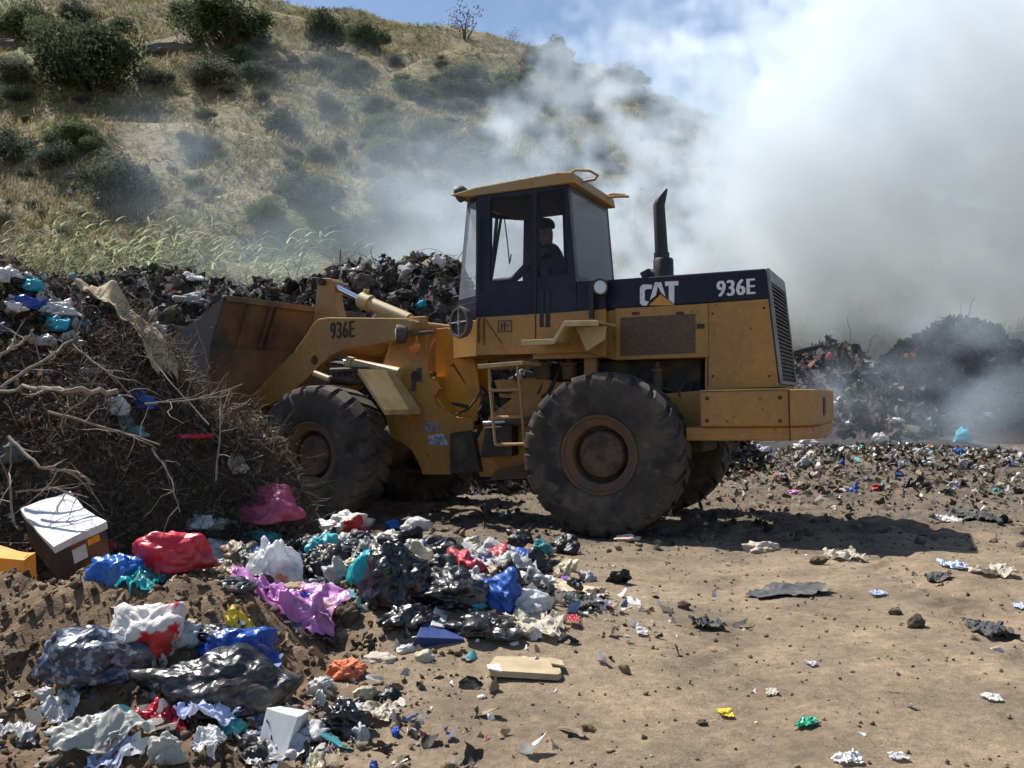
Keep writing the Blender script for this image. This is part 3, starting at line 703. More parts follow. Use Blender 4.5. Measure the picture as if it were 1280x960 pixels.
# --- cab
CW = .62
cf0 = Fr.P(596, 243, CW); cfb = Fr.P(594, 443, CW); cr0 = Fr.P(709.5, 230, CW); crb = Fr.P(720, 352, CW); crc = Fr.P(726, 441, CW)
zroof = (cf0[1]+cr0[1])/2
def side_plate(mb, outer, holes, y0, y1, fr=Fr, yp=None):
    """a plate with openings: outline and holes bridged with bmesh"""
    bm = bmesh.new(); es = []
    for loop in [outer]+holes:
        vs = [bm.verts.new(fr.W(*(lambda q: (q[0], y0, q[1]))(fr.P(px, py, y0 if yp is None else yp)))) for px, py in loop]
        es += [bm.edges.new((vs[i], vs[(i+1) % len(vs)])) for i in range(len(vs))]
    bmesh.ops.triangle_fill(bm, edges=es, use_beauty=True)
    dv = Vector(fr.L*(y1-y0))
    fs = list(bm.faces); g = bmesh.ops.extrude_face_region(bm, geom=fs)
    bmesh.ops.translate(bm, vec=dv, verts=[v for v in g['geom'] if isinstance(v, bmesh.types.BMVert)])
    bm.verts.index_update(); mb.add([np.array(v.co) for v in bm.verts], [[v.index for v in f.verts] for f in bm.faces]); bm.free()
def rr(x0, y0, x1, y1, x2, y2, x3, y3, r=.12, n=4):
    """four-cornered opening with rounded corners (picture points)"""
    c = [np.array(p, float) for p in ((x0, y0), (x1, y1), (x2, y2), (x3, y3))]; out = []
    for i in range(4):
        p, a, d = c[i], c[i-1], c[(i+1) % 4]
        rd = 3.4; u = (a-p)/np.linalg.norm(a-p)*rd; v = (d-p)/np.linalg.norm(d-p)*rd
        for k in range(n+1):
            t = k/n; out.append(tuple((1-t)**2*(p+u)+2*t*(1-t)*p+t*t*(p+v)))
    return out
win1 = rr(613, 248, 664.5, 242.5, 664.5, 350, 612.6, 354)
win2 = rr(672, 241, 705, 236, 710, 342, 672, 346.5)
b = MB()
side_plate(b, [(596, 243), (709.5, 229), (713, 270), (720, 352), (721, 389), (595.5, 397), (595.7, 320)], [win1, win2], CW, CW-.05)
# far side wall, its own windows (seen through the near ones)
dzx = 0
far = [(cf0[0], zroof), (cr0[0], zroof), (crb[0], crb[1]), (crb[0]-.02, Fr.P(721, 389, CW)[1]), (cfb[0], Fr.P(595.5, 397, CW)[1])]
def far_plate(mb, holes_px):
    bm = bmesh.new(); es = []
    loops = [[Fr.W(x, -CW, z) for x, z in far]]
    for h in holes_px: loops.append([Fr.W(*(lambda q: (q[0], -CW, q[1]))(Fr.P(px, py, -CW))) for px, py in h])
    for lp in loops:
        vs = [bm.verts.new(v) for v in lp]; es += [bm.edges.new((vs[i], vs[(i+1) % len(vs)])) for i in range(len(vs))]
    bmesh.ops.triangle_fill(bm, edges=es, use_beauty=True)
    g = bmesh.ops.extrude_face_region(bm, geom=list(bm.faces)); bmesh.ops.translate(bm, vec=Vector(Fr.L*.05), verts=[v for v in g['geom'] if isinstance(v, bmesh.types.BMVert)])
    bm.verts.index_update(); mb.add([np.array(v.co) for v in bm.verts], [[v.index for v in f.verts] for f in bm.faces]); bm.free()
far_plate(b, [rr(680, 268, 705, 267, 707, 330, 680, 332)])
# chamfered front corner posts and windscreen frame
AX = .30   # depth of the tapered nose of the cab
def nose(mb, y0, y1, xoff0, xoff1, z0, z1, t=.04, ):
    pass
xf = cf0[0]; xfb = Fr.P(595.5, 397, CW)[0]
def xat(z): return xf+(xfb-xf)*(zroof-z)/(zroof-Fr.P(595.5, 397, CW)[1])
zband = Fr.P(595.5, 397, CW)[1]
def quad_frame(mb, P4, bw, th, nrm, top=None):
    """frame of bars round a four-cornered opening, P4 in order"""
    P4 = [np.asarray(p, float) for p in P4]; c = sum(P4)/4
    In = [p+(c-p)*bw for p in P4]; nrm = np.asarray(nrm)*th
    for i in range(4):
        j = (i+1) % 4
        V = [P4[i], P4[j], In[j], In[i]]; V = V+[v-nrm for v in V]
        mb.add(V, [[0, 1, 2, 3], [7, 6, 5, 4], [0, 4, 5, 1], [1, 5, 6, 2], [2, 6, 7, 3], [3, 7, 4, 0]])
    return In
YN = .36
fl, flb = Fr.P(584, 247, YN), Fr.P(572, 372, YN)
chN = (Fr.L*.7+Fr.F*.7)
A4 = [Fr.W(xat(zroof), CW, zroof), Fr.W(xat(zband+.17), CW, zband+.17), Fr.W(flb[0], YN, zband+.17), Fr.W(fl[0], YN, zroof)]
in1 = quad_frame(b, A4, .10, .03, chN)
B4 = [Fr.W(xat(zroof), -CW, zroof), Fr.W(xat(zband+.17), -CW, zband+.17), Fr.W(flb[0], -YN, zband+.17), Fr.W(fl[0], -YN, zroof)]
in2 = quad_frame(b, B4, .07, .03, -Fr.L*.7+Fr.F*.7)
C4 = [Fr.W(fl[0], YN, zroof), Fr.W(flb[0], YN, zband+.17), Fr.W(flb[0], -YN, zband+.17), Fr.W(fl[0], -YN, zroof)]
in3 = quad_frame(b, C4, .08, .03, Fr.F)
cab = b.build('cab', m_navy, WL)
b = MB()   # solid lower nose (navy) and rear wall frame
plan_prism(b, Fr, [(xat(zband), CW-.002), (flb[0]+.02, YN), (flb[0]+.02, -YN), (xat(zband), -CW+.002)], zband-.02, zband+.168)
b.build('cab_nose', m_navy, WL, bevel=.006)
b = MB()
RW0 = [Fr.W(cr0[0]-.0, CW-.001, zroof), Fr.W(crb[0], CW-.001, crb[1]), Fr.W(crb[0], -CW+.001, crb[1]), Fr.W(cr0[0], -CW+.001, zroof)]
inr = quad_frame(b, RW0, .13, .04, -Fr.F)
b.build('cab_rear_frame', M('grey_cab_frame', (.05, .052, .065), .5, (.08, .08, .085), 6), WL)
def pane(name, q, mat, par=None): 
    q = [np.asarray(v) for v in q]; n = np.cross(q[1]-q[0], q[2]-q[0]); n = n/np.linalg.norm(n)*.003
    b = MB(); b.add([v+n for v in q]+[v-n for v in q], [[0, 1, 2, 3], [7, 6, 5, 4], [0, 4, 5, 1], [1, 5, 6, 2], [2, 6, 7, 3], [3, 7, 4, 0]]); return b.build(name, mat, WL)
pane('corner_window', in1, m_glassr); pane('corner_window', in2, m_glass); pane('windscreen', in3, m_glass); pane('rear_window', inr, m_glassr)
def wpane(w):
    b = MB(); b.pp(Fr, w, CW-.022, CW-.028, yp=CW-.022); return b.build('side_window', m_glass, WL)
wpane(win1); wpane(win2)
# door seams, slots, handle, rails
b = MB()
b.pp(Fr, Z1([(474, 170), (480, 170), (481, 860), (475, 862)]), CW+.006, CW)
b.pp(Fr, Z1([(238, 770), (242, 770), (242, 890), (238, 892)]), CW+.016, CW+.012)
b.tube([Fr.W(*(lambda q: (q[0], CW+.05, q[1]))(Fr.P(px, py, CW+.05))) for px, py in Z1([(222, 300), (212, 315), (208, 600), (215, 640)])], .011, 8)
b.tube([Fr.W(*(lambda q: (q[0], CW+.05, q[1]))(Fr.P(px, py, CW+.05))) for px, py in Z1([(222, 760), (215, 780), (215, 880)])], .009, 8)
b.tube([Fr.W(*(lambda q: (q[0], CW+.03, q[1]))(Fr.P(px, py, CW+.03))) for px, py in Z1([(242, 768), (325, 888)])], .004, 6)
b.build('door_seams', m_ink, WL)
# yellow lower cab body
b = MB()
b.pp(Fr, [(595.5, 397), (721, 389), (757, 386), (757, 447), (735, 441), (594, 444)], CW+.004, CW-.03)
b.pp(Fr, [(595.5, 397), (721, 389), (726, 441), (594, 444)], CW-.031, -CW, yp=CW)
b.build('cab_lower_body', m_yel, WL, bevel=.006)
b = MB(); plan_prism(b, Fr, [(xat(zband)-.005, CW+.002), (flb[0]+.05, YN+.02), (flb[0]+.05, -YN-.02), (xat(zband), -CW)], Fr.P(575, 446, CW)[1], zband-.022)
b.build('cab_lower_nose', m_yel, WL, bevel=.006)
b = MB(); b.pp(Fr, [(721, 352), (757, 350), (757, 388), (721, 390)], CW+.001, -CW+.05); b.build('cab_rear_base', m_navy, WL, bevel=.006)
b = MB()
for x0, x1 in ((497, 515), (524, 545)):
    b.pp(Fr, Z1([(x0, 640), (x1, 638), (x1, 808), (x0, 810)]), CW+.009, CW+.005)
b.build('vent_slots', m_ink, WL)
b = MB(); b.pp(Fr, Z1([(304, 778), (368, 776), (368, 830), (304, 832)]), CW+.009, CW+.0045); sg = b.build('warning_decal', M('ochre_decal', (.26, .12, .04), .6), WL)
b = MB()
for q in ([(304, 778), (307, 778), (307, 832), (304, 832)], [(365, 777), (368, 777), (368, 830), (365, 830)], [(307, 778), (365, 777), (365, 781), (307, 781)], [(307, 828), (365, 827), (365, 831), (307, 831)], [(332, 785), (338, 785), (338, 825), (332, 825)], [(318, 800), (355, 799), (355, 804), (318, 805)], [(318, 786), (322, 786), (322, 822), (318, 822)]):
    b.pp(Fr, Z1(q), CW+.011, CW+.0095)
b.build('decal_marks', m_ink, sg)
# roof
b = MB()
rx0 = Fr.P(586, 236, CW)[0]; rt0 = Fr.P(599, 233, CW+.03)[1]; rt1 = Fr.P(708, 219, CW+.03); 
zr = zroof
b.prism(Fr, [(rx0+.02, zr-.01), (xat(zroof)+.30, zr+.03), (xat(zroof)+.0, zr+.075), (rt1[0]+.45, zr+.10), (rt1[0]+.1, zr+.115), (rt1[0]-.06, zr+.10), (rt1[0]-.08, zr-.005)], CW+.03, -CW-.03)
rf = b.build('roof', m_yel2, WL, bevel=.012)
xq = rt1[0]-.05
for s in (1, -1):
    y = s*.50
    b = MB(); b.tube([Fr.W(xq+.10, y+s*.05, zr+.10), Fr.W(xq-.02, y+s*.07, zr+.135), Fr.W(xq-.16, y+s*.06, zr+.11), Fr.W(xq-.22, y, zr+.07), Fr.W(xq-.16, y-s*.09, zr+.06), Fr.W(xq-.02, y-s*.12, zr+.06)], .014, 8); b.build('roof_handle', m_yel2, rf, smooth=True)
b = MB(); b.box(Fr, rt1[0]+.02, xat(zroof)+.1, CW-.06, -CW+.06, zr-.035, zr-.012); b.build('headliner', m_seat, WL)
# roof lamp
lx, lz = Fr.P(578, 243, .55)
b = MB(); b.tube([Fr.W(lx-.14, .5, lz-.02), Fr.W(lx-.03, .55, lz+.02)], .02, 8); b.lathe(Fr.W(lx-.055, .55, lz+.03), Fr.F+np.array([0, 0, -.25]), [(0, .03), (.03, .07), (.09, .088), (.11, .088)], 24)
lm = b.build('roof_lamp', m_side, WL, smooth=True)
b = MB(); b.lathe(Fr.W(lx-.055, .55, lz+.03)+(Fr.F+np.array([0, 0, -.25]))*.108, Fr.F+np.array([0, 0, -.25]), [(0, .08), (.01, .07)], 24); b.build('lamp_lens', m_lens, lm)
# round front lamp with crossed guard
hx, hz = Fr.P(578, 403, .66)
axh = (Fr.F*.45+Fr.L*.89)
b = MB(); b.lathe(Fr.W(hx, .62, hz), axh, [(0, .05), (.0, .15), (.05, .165), (.075, .158), (.075, .135), (.04, .13), (.038, .0)], 36)
hl = b.build('round_lamp', m_side, WL, smooth=True)
b = MB(); cc_ = Fr.W(hx, .62, hz)+axh*.07; u_ = np.cross(axh, [0, 0, 1.0]); u_ /= np.linalg.norm(u_)
b.tube([cc_-u_*.14, cc_+u_*.14], .008, 6); b.tube([cc_-np.array([0, 0, .14]), cc_+np.array([0, 0, .14])], .008, 6); b.lathe(cc_-axh*.02, axh, [(0, .03), (.03, .025)], 12); b.build('lamp_guard', m_decal2, hl)
# rear work lamp
kx, kz = Fr.P(747, 360, .66)
b = MB(); b.lathe(Fr.W(kx, .66, kz), -Fr.F*.6+Fr.L*.7, [(0, .03), (.02, .07), (.06, .085), (.07, .08)], 22); b.tube([Fr.W(kx+.02, .66, kz-.05), Fr.W(kx+.03, .6, kz-.12)], .014, 8)
wl_ = b.build('work_lamp', m_black, WL, smooth=True)
b = MB(); b.lathe(Fr.W(kx, .66, kz)+(-Fr.F*.6+Fr.L*.7)*.072, -Fr.F*.6+Fr.L*.7, [(0, .07), (.012, .05)], 22); b.build('lamp_lens', m_lens, wl_)
b = MB(); b.pp(Fr, [(736, 352), (742, 352), (741, 398), (736, 398)], .70, .66); b.build('lamp_bracket', m_black, WL)
# interior: floor, seat, wheel, column
b = MB(); b.box(Fr, .95, 1.22, -.28, .22, 2.02, 2.16); b.build('driver_seat', m_seat, WL, bevel=.03)
b = MB(); b.box(Fr, .84, .95, -.26, .2, 2.1, 2.62); b.build('seat_back', m_seat, WL, bevel=.03)
swc = Fr.W(1.62, -.03, 2.52); swa = Fr.F*-.5+np.array([0, 0, .86]); swa /= np.linalg.norm(swa)
b = MB(); a_ = Fr.L; b2_ = np.cross(swa, a_)
b.tube([swc+.19*(math.cos(t)*a_+math.sin(t)*b2_) for t in np.linspace(0, 2*math.pi, 33)], .014, 8, cap=False)
b.tube([swc-a_*.19, swc+a_*.19], .01, 6); b.tube([swc, swc-swa*.6], .03, 8); b.build('steering_wheel', m_seat, WL, smooth=True)
b = MB(); b.tube([Fr.W(*(lambda q: (q[0], -.35, q[1]))(Fr.P(px, py, -.35))) for px, py in ((628, 262), (622, 300), (615, 345))], .016, 6)
b.tube([Fr.W(*(lambda q: (q[0], -.35, q[1]))(Fr.P(px, py, -.35))) for px, py in ((630, 270), (634, 300), (637, 330), (639, 318))], .007, 6); b.build('wiper_arm', m_seat, WL)

# --- rear fender over the wheel, ladder
fp_ = [Fr.P(px, py, 1.12) for px, py in ((652, 425), (692, 423.5), (706, 401), (748, 400.5))]
def ribbon(mb, fr, line, y0, y1, th):
    up = [(x, z) for x, z in line]; dn = [(x, z-th) for x, z in line][::-1]; mb.prism(fr, up+dn, y0, y1)
b = MB(); ribbon(b, Fr, fp_, 1.12, CW, .022)
ribbon(b, Fr, [(x, z) for x, z in fp_], 1.125, 1.095, .05)
x3, z3 = Fr.P(748, 400.5, 1.12); b.prism(Fr, [(x3+.3, z3-.03), (x3, z3-.03), (x3+.02, z3-.16), (x3+.2, z3-.26)], .9, .88)
b.build('rear_fender', m_cream, WL, bevel=.004)
LY = .98
def lp(px, py, y=LY): x, z = Fr.P(px, py, y); return Fr.W(x, y, z)
b = MB()
for off in (0,):
    b.tube([lp(611, 459), lp(613, 490), lp(619.5, 556)], .014, 8); b.tube([lp(646, 456), lp(650, 490), lp(656, 556)], .014, 8)
for p, q in (((612, 488), (651, 487)), ((616, 522), (653, 521)), ((619.5, 556), (656, 555))):
    b.tube([lp(*p), lp(*q)], .016, 8)
b.tube([lp(611, 459), lp(611, 459, .6)], .013, 8); b.tube([lp(646, 456), lp(646, 456, .6)], .013, 8)
b.build('ladder', m_yel2, WL, smooth=True)
b = MB(); b.pp(Fr, [(597, 455.5), (653, 451), (653, 456), (597, 461)], 1.02, .55); b.build('step_plate', m_cream, WL, bevel=.004)
b = MB(); b.pp(Fr, [(606, 534), (640, 532), (640, 570), (600, 572)], .60, .44); b.pp(Fr, [(562, 542), (590, 540), (600, 590), (562, 592)], .5, -.45)
b.build('step_box', m_grease, WL, bevel=.01)
b = MB(); b.tube([Fr.W(*(lambda q: (q[0], .5, q[1]))(Fr.P(px, py, .5))) for px, py in ((604, 529), (633, 528))], .022, 12); b.build('steering_rod', m_chrome, WL, smooth=True)
b = MB(); b.tube([Fr.W(*(lambda q: (q[0], .5, q[1]))(Fr.P(px, py, .5))) for px, py in ((633, 528), (668, 526))], .045, 12)
b.pp(Fr, [(620, 588), (655, 580), (668, 560), (668, 598), (612, 600)], .48, .36); b.build('steering_cylinder', m_rim, WL, smooth=True)

# --- front frame tower
b = MB()
tower = Z4([(215, 108), (275, 105), (285, 330), (330, 378), (305, 410), (318, 440), (350, 462), (395, 485), (450, 490), (452, 536), (372, 545), (366, 700), (265, 700), (248, 655), (222, 608), (185, 578), (145, 560), (130, 500), (118, 430), (112, 300), (150, 190)])
TWY = .42
b.pp(Ff, tower, TWY, TWY-.05)
b.pp(Ff, tower, -TWY+.05, -TWY, yp=TWY)
tw = b.build('front_frame', m_yel, WL, bevel=.008)
b = MB()   # inner hitch plates, cross tubes
xa, za = Ff.P(531, 395, TWY); 
b.pp(Ff, Z4([(285, 150), (330, 145), (400, 165), (420, 240), (440, 300), (455, 420), (440, 500), (300, 520), (290, 330)]), .16, .12, yp=.30)
b.pp(Ff, Z4([(285, 150), (330, 145), (400, 165), (420, 240), (440, 300), (455, 420), (440, 500), (300, 520), (290, 330)]), -.12, -.16, yp=.30)
b.pp(Ff, Z4([(150, 420), (300, 330), (300, 400), (360, 480), (360, 690), (270, 690), (200, 590)]), .37, -.37, yp=TWY)
b.build('hitch_plates', m_orange, WL, bevel=.006)
b = MB()
for p in Z4([(232, 150), (240, 330)]):
    x, z = Ff.P(*p, TWY); b.tube([Ff.W(x, TWY+.02, z), Ff.W(x, -TWY-.02, z)], .055, 18)
b.build('cross_pins', m_grease, WL, smooth=True)
b = MB(); xh, zh = Ff.P(575, 507, .2); b.tube([Ff.W(xh, .13, zh), Ff.W(xh, -.13, zh)], .22, 24); b.tube([Ff.W(xh-.1, .12, zh-.02), Ff.W(xh+.5, .1, zh+.1)], .05, 10)
for k in range(6): b.tube([Ff.W(xh-.15, .14-.05*k, zh+.1), Ff.W(xh+.1, .16-.05*k, zh+.45), Ff.W(xh+.35, .1-.05*k, zh+.35)], .014, 7)
b.build('drive_coupling', m_grease, WL, smooth=True)
b = MB()
for q in ([(222, 330), (236, 320), (240, 385), (224, 388)], [(242, 300), (258, 298), (260, 350), (244, 352)]): b.pp(Ff, Z4(q), TWY+.012, TWY+.001)
b.build('lock_plates', m_side, tw, bevel=.003)
b = MB(); b.pp(Ff, Z4([(268, 503), (322, 500), (326, 538), (272, 541)]), TWY+.004, TWY+.001); b.build('pale_decal', m_decal2, tw)
b = MB(); b.pp(Ff, Z4([(285, 552), (345, 545), (362, 590), (290, 588)]), TWY+.004, TWY+.001); b.build('blue_decal', m_decal, tw)
# head lamp and indicator
hx, hz = Ff.P(508, 418, .64)
b = MB(); b.lathe(Ff.W(hx-.02, .64, hz), Ff.F*.8+Ff.L*.5, [(0, .03), (.02, .085), (.08, .105), (.12, .105)], 28); b.tube([Ff.W(hx-.02, .6, hz), Ff.W(hx-.20, .5, hz+.02), Ff.W(hx-.20, TWY, hz+.02)], .02, 8)
hd = b.build('headlamp', m_side, WL, smooth=True)
b = MB(); b.lathe(Ff.W(hx-.02, .64, hz)+(Ff.F*.8+Ff.L*.5)*.118, Ff.F*.8+Ff.L*.5, [(0, .095), (.02, .06)], 28); b.build('lamp_lens', m_lens, hd)
hx2, hz2 = Ff.P(518, 435, .60)
b = MB(); b.lathe(Ff.W(hx2, .56, hz2), Ff.L, [(0, .06), (.05, .06), (.06, .04)], 20); b.tube([Ff.W(hx2, .56, hz2), Ff.W(hx2, .56, hz)], .012, 6); b.build('indicator', m_amber, WL, smooth=True)

# --- boom arms
BY = .60
arm = Z3([(575, 250), (592, 236), (625, 230), (930, 233), (942, 245), (905, 315), (880, 318), (770, 338), (690, 350), (640, 375), (600, 410), (545, 465), (500, 505), (440, 545), (380, 570), (330, 560), (345, 520), (430, 430), (500, 360), (545, 300)])
def boom(s):
    b = MB(); y0, y1 = (BY, BY-.10) if s > 0 else (-BY+.10, -BY)
    b.pp(Ff, arm, y0, y1, yp=BY); o_ = b.build('boom_arm', m_yel, WL, bevel=.01); return o_
ba = boom(1); boom(-1)
b = MB()
for p, r_ in ((Z3([(925, 262)])[0], .07), (Z3([(365, 545)])[0], .07), (Z3([(600, 330)])[0], .11)):
    x, z = Ff.P(*p, BY); b.tube([Ff.W(x, BY+.02 if r_ < .1 else BY-.1, z), Ff.W(x, -BY-.02 if r_ < .1 else -BY+.1, z)], r_, 22)
b.build('boom_cross_tube', m_yel2, WL, smooth=True)
# tilt lever at centre and its cylinder
LVY = .08
b = MB(); lev = Z3([(590, 95), (602, 82), (640, 84), (648, 95), (655, 170), (668, 225), (640, 330), (600, 420), (560, 430), (560, 330), (578, 240)])
b.pp(Ff, lev, LVY, -LVY); b.build('tilt_lever', m_yel, WL, bevel=.008)
def fpnt(px, py, y): x, z = Ff.P(px, py, y); return Ff.W(x, y, z)
cz = Z3([(628, 100), (650, 112), (752, 163), (768, 172), (935, 240)])
b = MB(); x, z = Ff.P(*cz[0], 0); b.tube([Ff.W(x, .13, z), Ff.W(x, -.13, z)], .045, 16); b.build('lever_pin', m_grease, WL, smooth=True)
b = MB(); b.tube([fpnt(*cz[0], 0), fpnt(*cz[2], 0)], .038, 18); b.build('tilt_rod', m_chrome, WL, smooth=True)
b = MB(); pA, pB = fpnt(*cz[2], 0), fpnt(*cz[4], 0); dr = (pB-pA)/np.linalg.norm(pB-pA)
b.tube([pA, pA+dr*.015, pA+dr*.16, pA+dr*.161, pB], [.085, .10, .10, .078, .078], 24)
b.tube([pA+dr*.08+np.array([0, 0, .08]), pA+dr*.10+np.array([0, 0, .15])], .035, 10); b.tube([pA+dr*.2+np.array([0, 0, -.09]), pB+np.array([0, 0, -.09])], .013, 8)
b.build('tilt_cylinder', m_cream, WL, smooth=True)
# lift cylinder beside the boom
LY2 = .48
b = MB(); b.tube([fpnt(*Z3([(600, 392)])[0], LY2), fpnt(*Z3([(640, 395)])[0], LY2)], .06, 16); x, z = Ff.P(*Z3([(606, 392)])[0], LY2); b.tube([Ff.W(x, LY2+.12, z), Ff.W(x, LY2-.12, z)], .055, 16)
b.build('cylinder_eye', m_rim, WL, smooth=True)
b = MB(); b.tube([fpnt(*Z3([(636, 392)])[0], LY2), fpnt(*Z3([(712, 402)])[0], LY2)], .04, 16); b.build('lift_rod', m_chrome, WL, smooth=True)
b = MB(); pA, pB = fpnt(*Z3([(706, 402)])[0], LY2), fpnt(*Z3([(900, 440)])[0], LY2); dr = (pB-pA)/np.linalg.norm(pB-pA)
b.tube([pA, pA+dr*.08, pA+dr*.081, pB], [.078, .078, .062, .062], 20); b.build('lift_cylinder', m_cream, WL, smooth=True)
b = MB(); b.tube([fpnt(*Z3([(580, 440)])[0], .75), fpnt(*Z3([(636, 462)])[0], .75)], .035, 12); b.build('grease_tube', m_cream, WL, smooth=True)
b = MB(); b.tube([fpnt(*Z3([(640, 462)])[0], .7), fpnt(*Z3([(760, 470)])[0], .6)], .05, 10); b.tube([fpnt(*Z3([(640, 430)])[0], .7), fpnt(*Z3([(780, 425)])[0], .6)], .03, 10)
for k in range(5): b.tube([fpnt(*Z3([(660+20*k, 420)])[0], .6), fpnt(*Z3([(680+18*k, 455)])[0], .66), fpnt(*Z3([(700+18*k, 485)])[0], .6)], .018, 7)
b.build('front_hoses', m_grease, WL, smooth=True)
# front fender: sloped plate behind the front wheel
f1 = Ff.P(447, 461, 1.14); f2 = Ff.P(481, 513, 1.14)
b = MB(); b.prism(Ff, [f1, f2, (f2[0], f2[1]-.05), (f1[0], f1[1]-.055)], 1.14, .50); b.build('front_fender', m_cream, WL, bevel=.006)
b = MB(); b.prism(Ff, [(f1[0]-.05, f1[1]-.08), (f2[0]+.1, f2[1]+.02), (f2[0]+.12, f2[1]-.12), (f1[0]+.02, f1[1]-.25)], .56, TWY); b.build('fender_bracket', m_yel, WL)
# --- bucket
BKY = 1.27
kp = {k: Ff.P(*v, BKY) for k, v in dict(top=(280, 371), bend=(262, 434), low=(257, 497), fr1=(243, 400), fr2=(213, 424), fr3=(205, 468)).items()}
xl, zl = kp['low']; xt_, zt_ = kp['top']; xb2, zb2 = kp['bend']
outer = [(xt_, zt_), (xb2-.0, zb2), (xl-.02, zl), (xl+.02, .62), (xl+.20, .34), (xl+.5, .22), (xl+1.15, .16)]
b = MB(); th = .035
inn = []
for i, (x, z) in enumerate(outer):
    p0 = np.array(outer[max(i-1, 0)]); p1 = np.array(outer[min(i+1, len(outer)-1)]); t_ = (p1-p0)/np.linalg.norm(p1-p0); nn = np.array([-t_[1], t_[0]])
    inn.append((x+nn[0]*th, z+nn[1]*th))
b.prism(Ff, outer+inn[::-1], BKY-.03, -BKY+.03)
bk = b.build('bucket', m_rust, WL, bevel=.004)
for s in (1, -1):
    b = MB(); side = outer+[(kp['fr3'][0], kp['fr3'][1]), kp['fr2'], kp['fr1']]
    b.prism(Ff, side, s*BKY, s*(BKY-.03)); b.build('bucket_side', m_side, bk)
b = MB(); b.prism(Ff, [(xt_-.02, zt_+.02), (xt_+.06, zt_+.01), (xt_+.06, zt_-.04), (xt_-.02, zt_-.05)], BKY-.03, -BKY+.03); b.build('bucket_rim', m_rust, bk, bevel=.006)
for y in (-.9, -.55, -.45, .45, .55, .9):
    b = MB(); b.prism(Ff, [(xb2-.06, zb2+.02), (xt_-.03, zt_-.06), (xt_+.02, zt_-.05), (xb2+.02, zb2)], y+.02, y-.02); b.build('bucket_rib', m_rust, bk, bevel=.004)
for y in (-.62, .48):
    b = MB(); b.prism(Ff, [(xl-.30, .60), (xl-.26, .95), (xl+.01, 1.05), (xl+.02, .50), (xl-.1, .45)], y+.14, y); b.build('bucket_bracket', m_rust, bk, bevel=.004)
# --- lettering
def letters(name, polys, fr, y, mat, par, off=.004, th=.003, Zf=Z2):
    b = MB()
    for p in polys: b.pp(fr, Zf(p), y+off+th, y+off)
    return b.build(name, mat, par)
yb = HW+.003
letters('cat_lettering', [
    [(253, 362), (253, 376), (232, 378), (229, 384), (229, 412), (233, 418), (243, 417), (236, 431), (222, 432), (213, 424), (213, 371), (221, 362)],
    [(263, 354), (284, 354), (299, 402), (283, 388), (273, 366), (266, 398), (246, 414)],
    [(296, 352), (341, 350), (341, 364), (328, 365), (327, 428), (309, 412), (309, 366), (297, 367)]], Fr, yb, m_white, band)
letters('cat_triangle', [[(243, 431), (283, 394), (328, 431)]], Fr, yb, m_orange, band, off=.008)
letters('cat_triangle_edge', [[(236, 433), (283, 388), (334, 433)]], Fr, yb, m_ink, band, off=.004)
def font_text(name, txt, fr, y, p0, p1, hpx, mat, par, bold=.035):
    """p0,p1: picture points at the two ends of the base line; hpx: letter height"""
    cu = bpy.data.curves.new(name, 'FONT'); cu.body = txt; cu.size = 1; cu.extrude = .004; cu.space_character = 1.08
    to = bpy.data.objects.new('tmp', cu); COL.objects.link(to); bpy.context.view_layer.update()
    me = bpy.data.meshes.new_from_object(to.evaluated_get(bpy.context.evaluated_depsgraph_get())); bpy.data.objects.remove(to)
    V = np.array([v.co[:] for v in me.vertices]); F = [list(p.vertices) for p in me.polygons]; bpy.data.meshes.remove(me)
    V[:, 0] -= V[:, 0].min(); W_ = V[:, 0].max(); V[:, 1] -= V[:, 1].min(); H_ = V[:, 1].max()
    a = fr.P(*p0, y); c = fr.P(*p1, y); up = fr.P(p0[0], p0[1]-hpx, y)[1]-a[1]
    out = []
    for v in V:
        s_ = v[0]/W_; out.append(fr.W(a[0]+(c[0]-a[0])*s_, y+.0035+v[2]*.15, a[1]+(c[1]-a[1])*s_+v[1]/H_*up))
    n_ = len(out); out = np.array(out); dx = (fr.W(c[0], 0, c[1])-fr.W(a[0], 0, a[1]))/W_; VV_, FF2 = [], []
    for i_, k_ in enumerate((-.045, -.015, .015, .045)):     # heavy stroke: the outline laid side by side
        VV_.append(out+dx*k_+fr.L*.0006*i_); FF2 += [[j+i_*n_ for j in f] for f in F]
    return mk(name, np.concatenate(VV_), FF2, mat, par)
font_text('model_number', '936E', Fr, yb, (897, 371), (943.5, 367.5), 19.5, m_white, band)
font_text('boom_number', '936E', Ff, BY, Z3([(641, 312)])[0], Z3([(729, 304)])[0], 20.5, m_ink, ba)

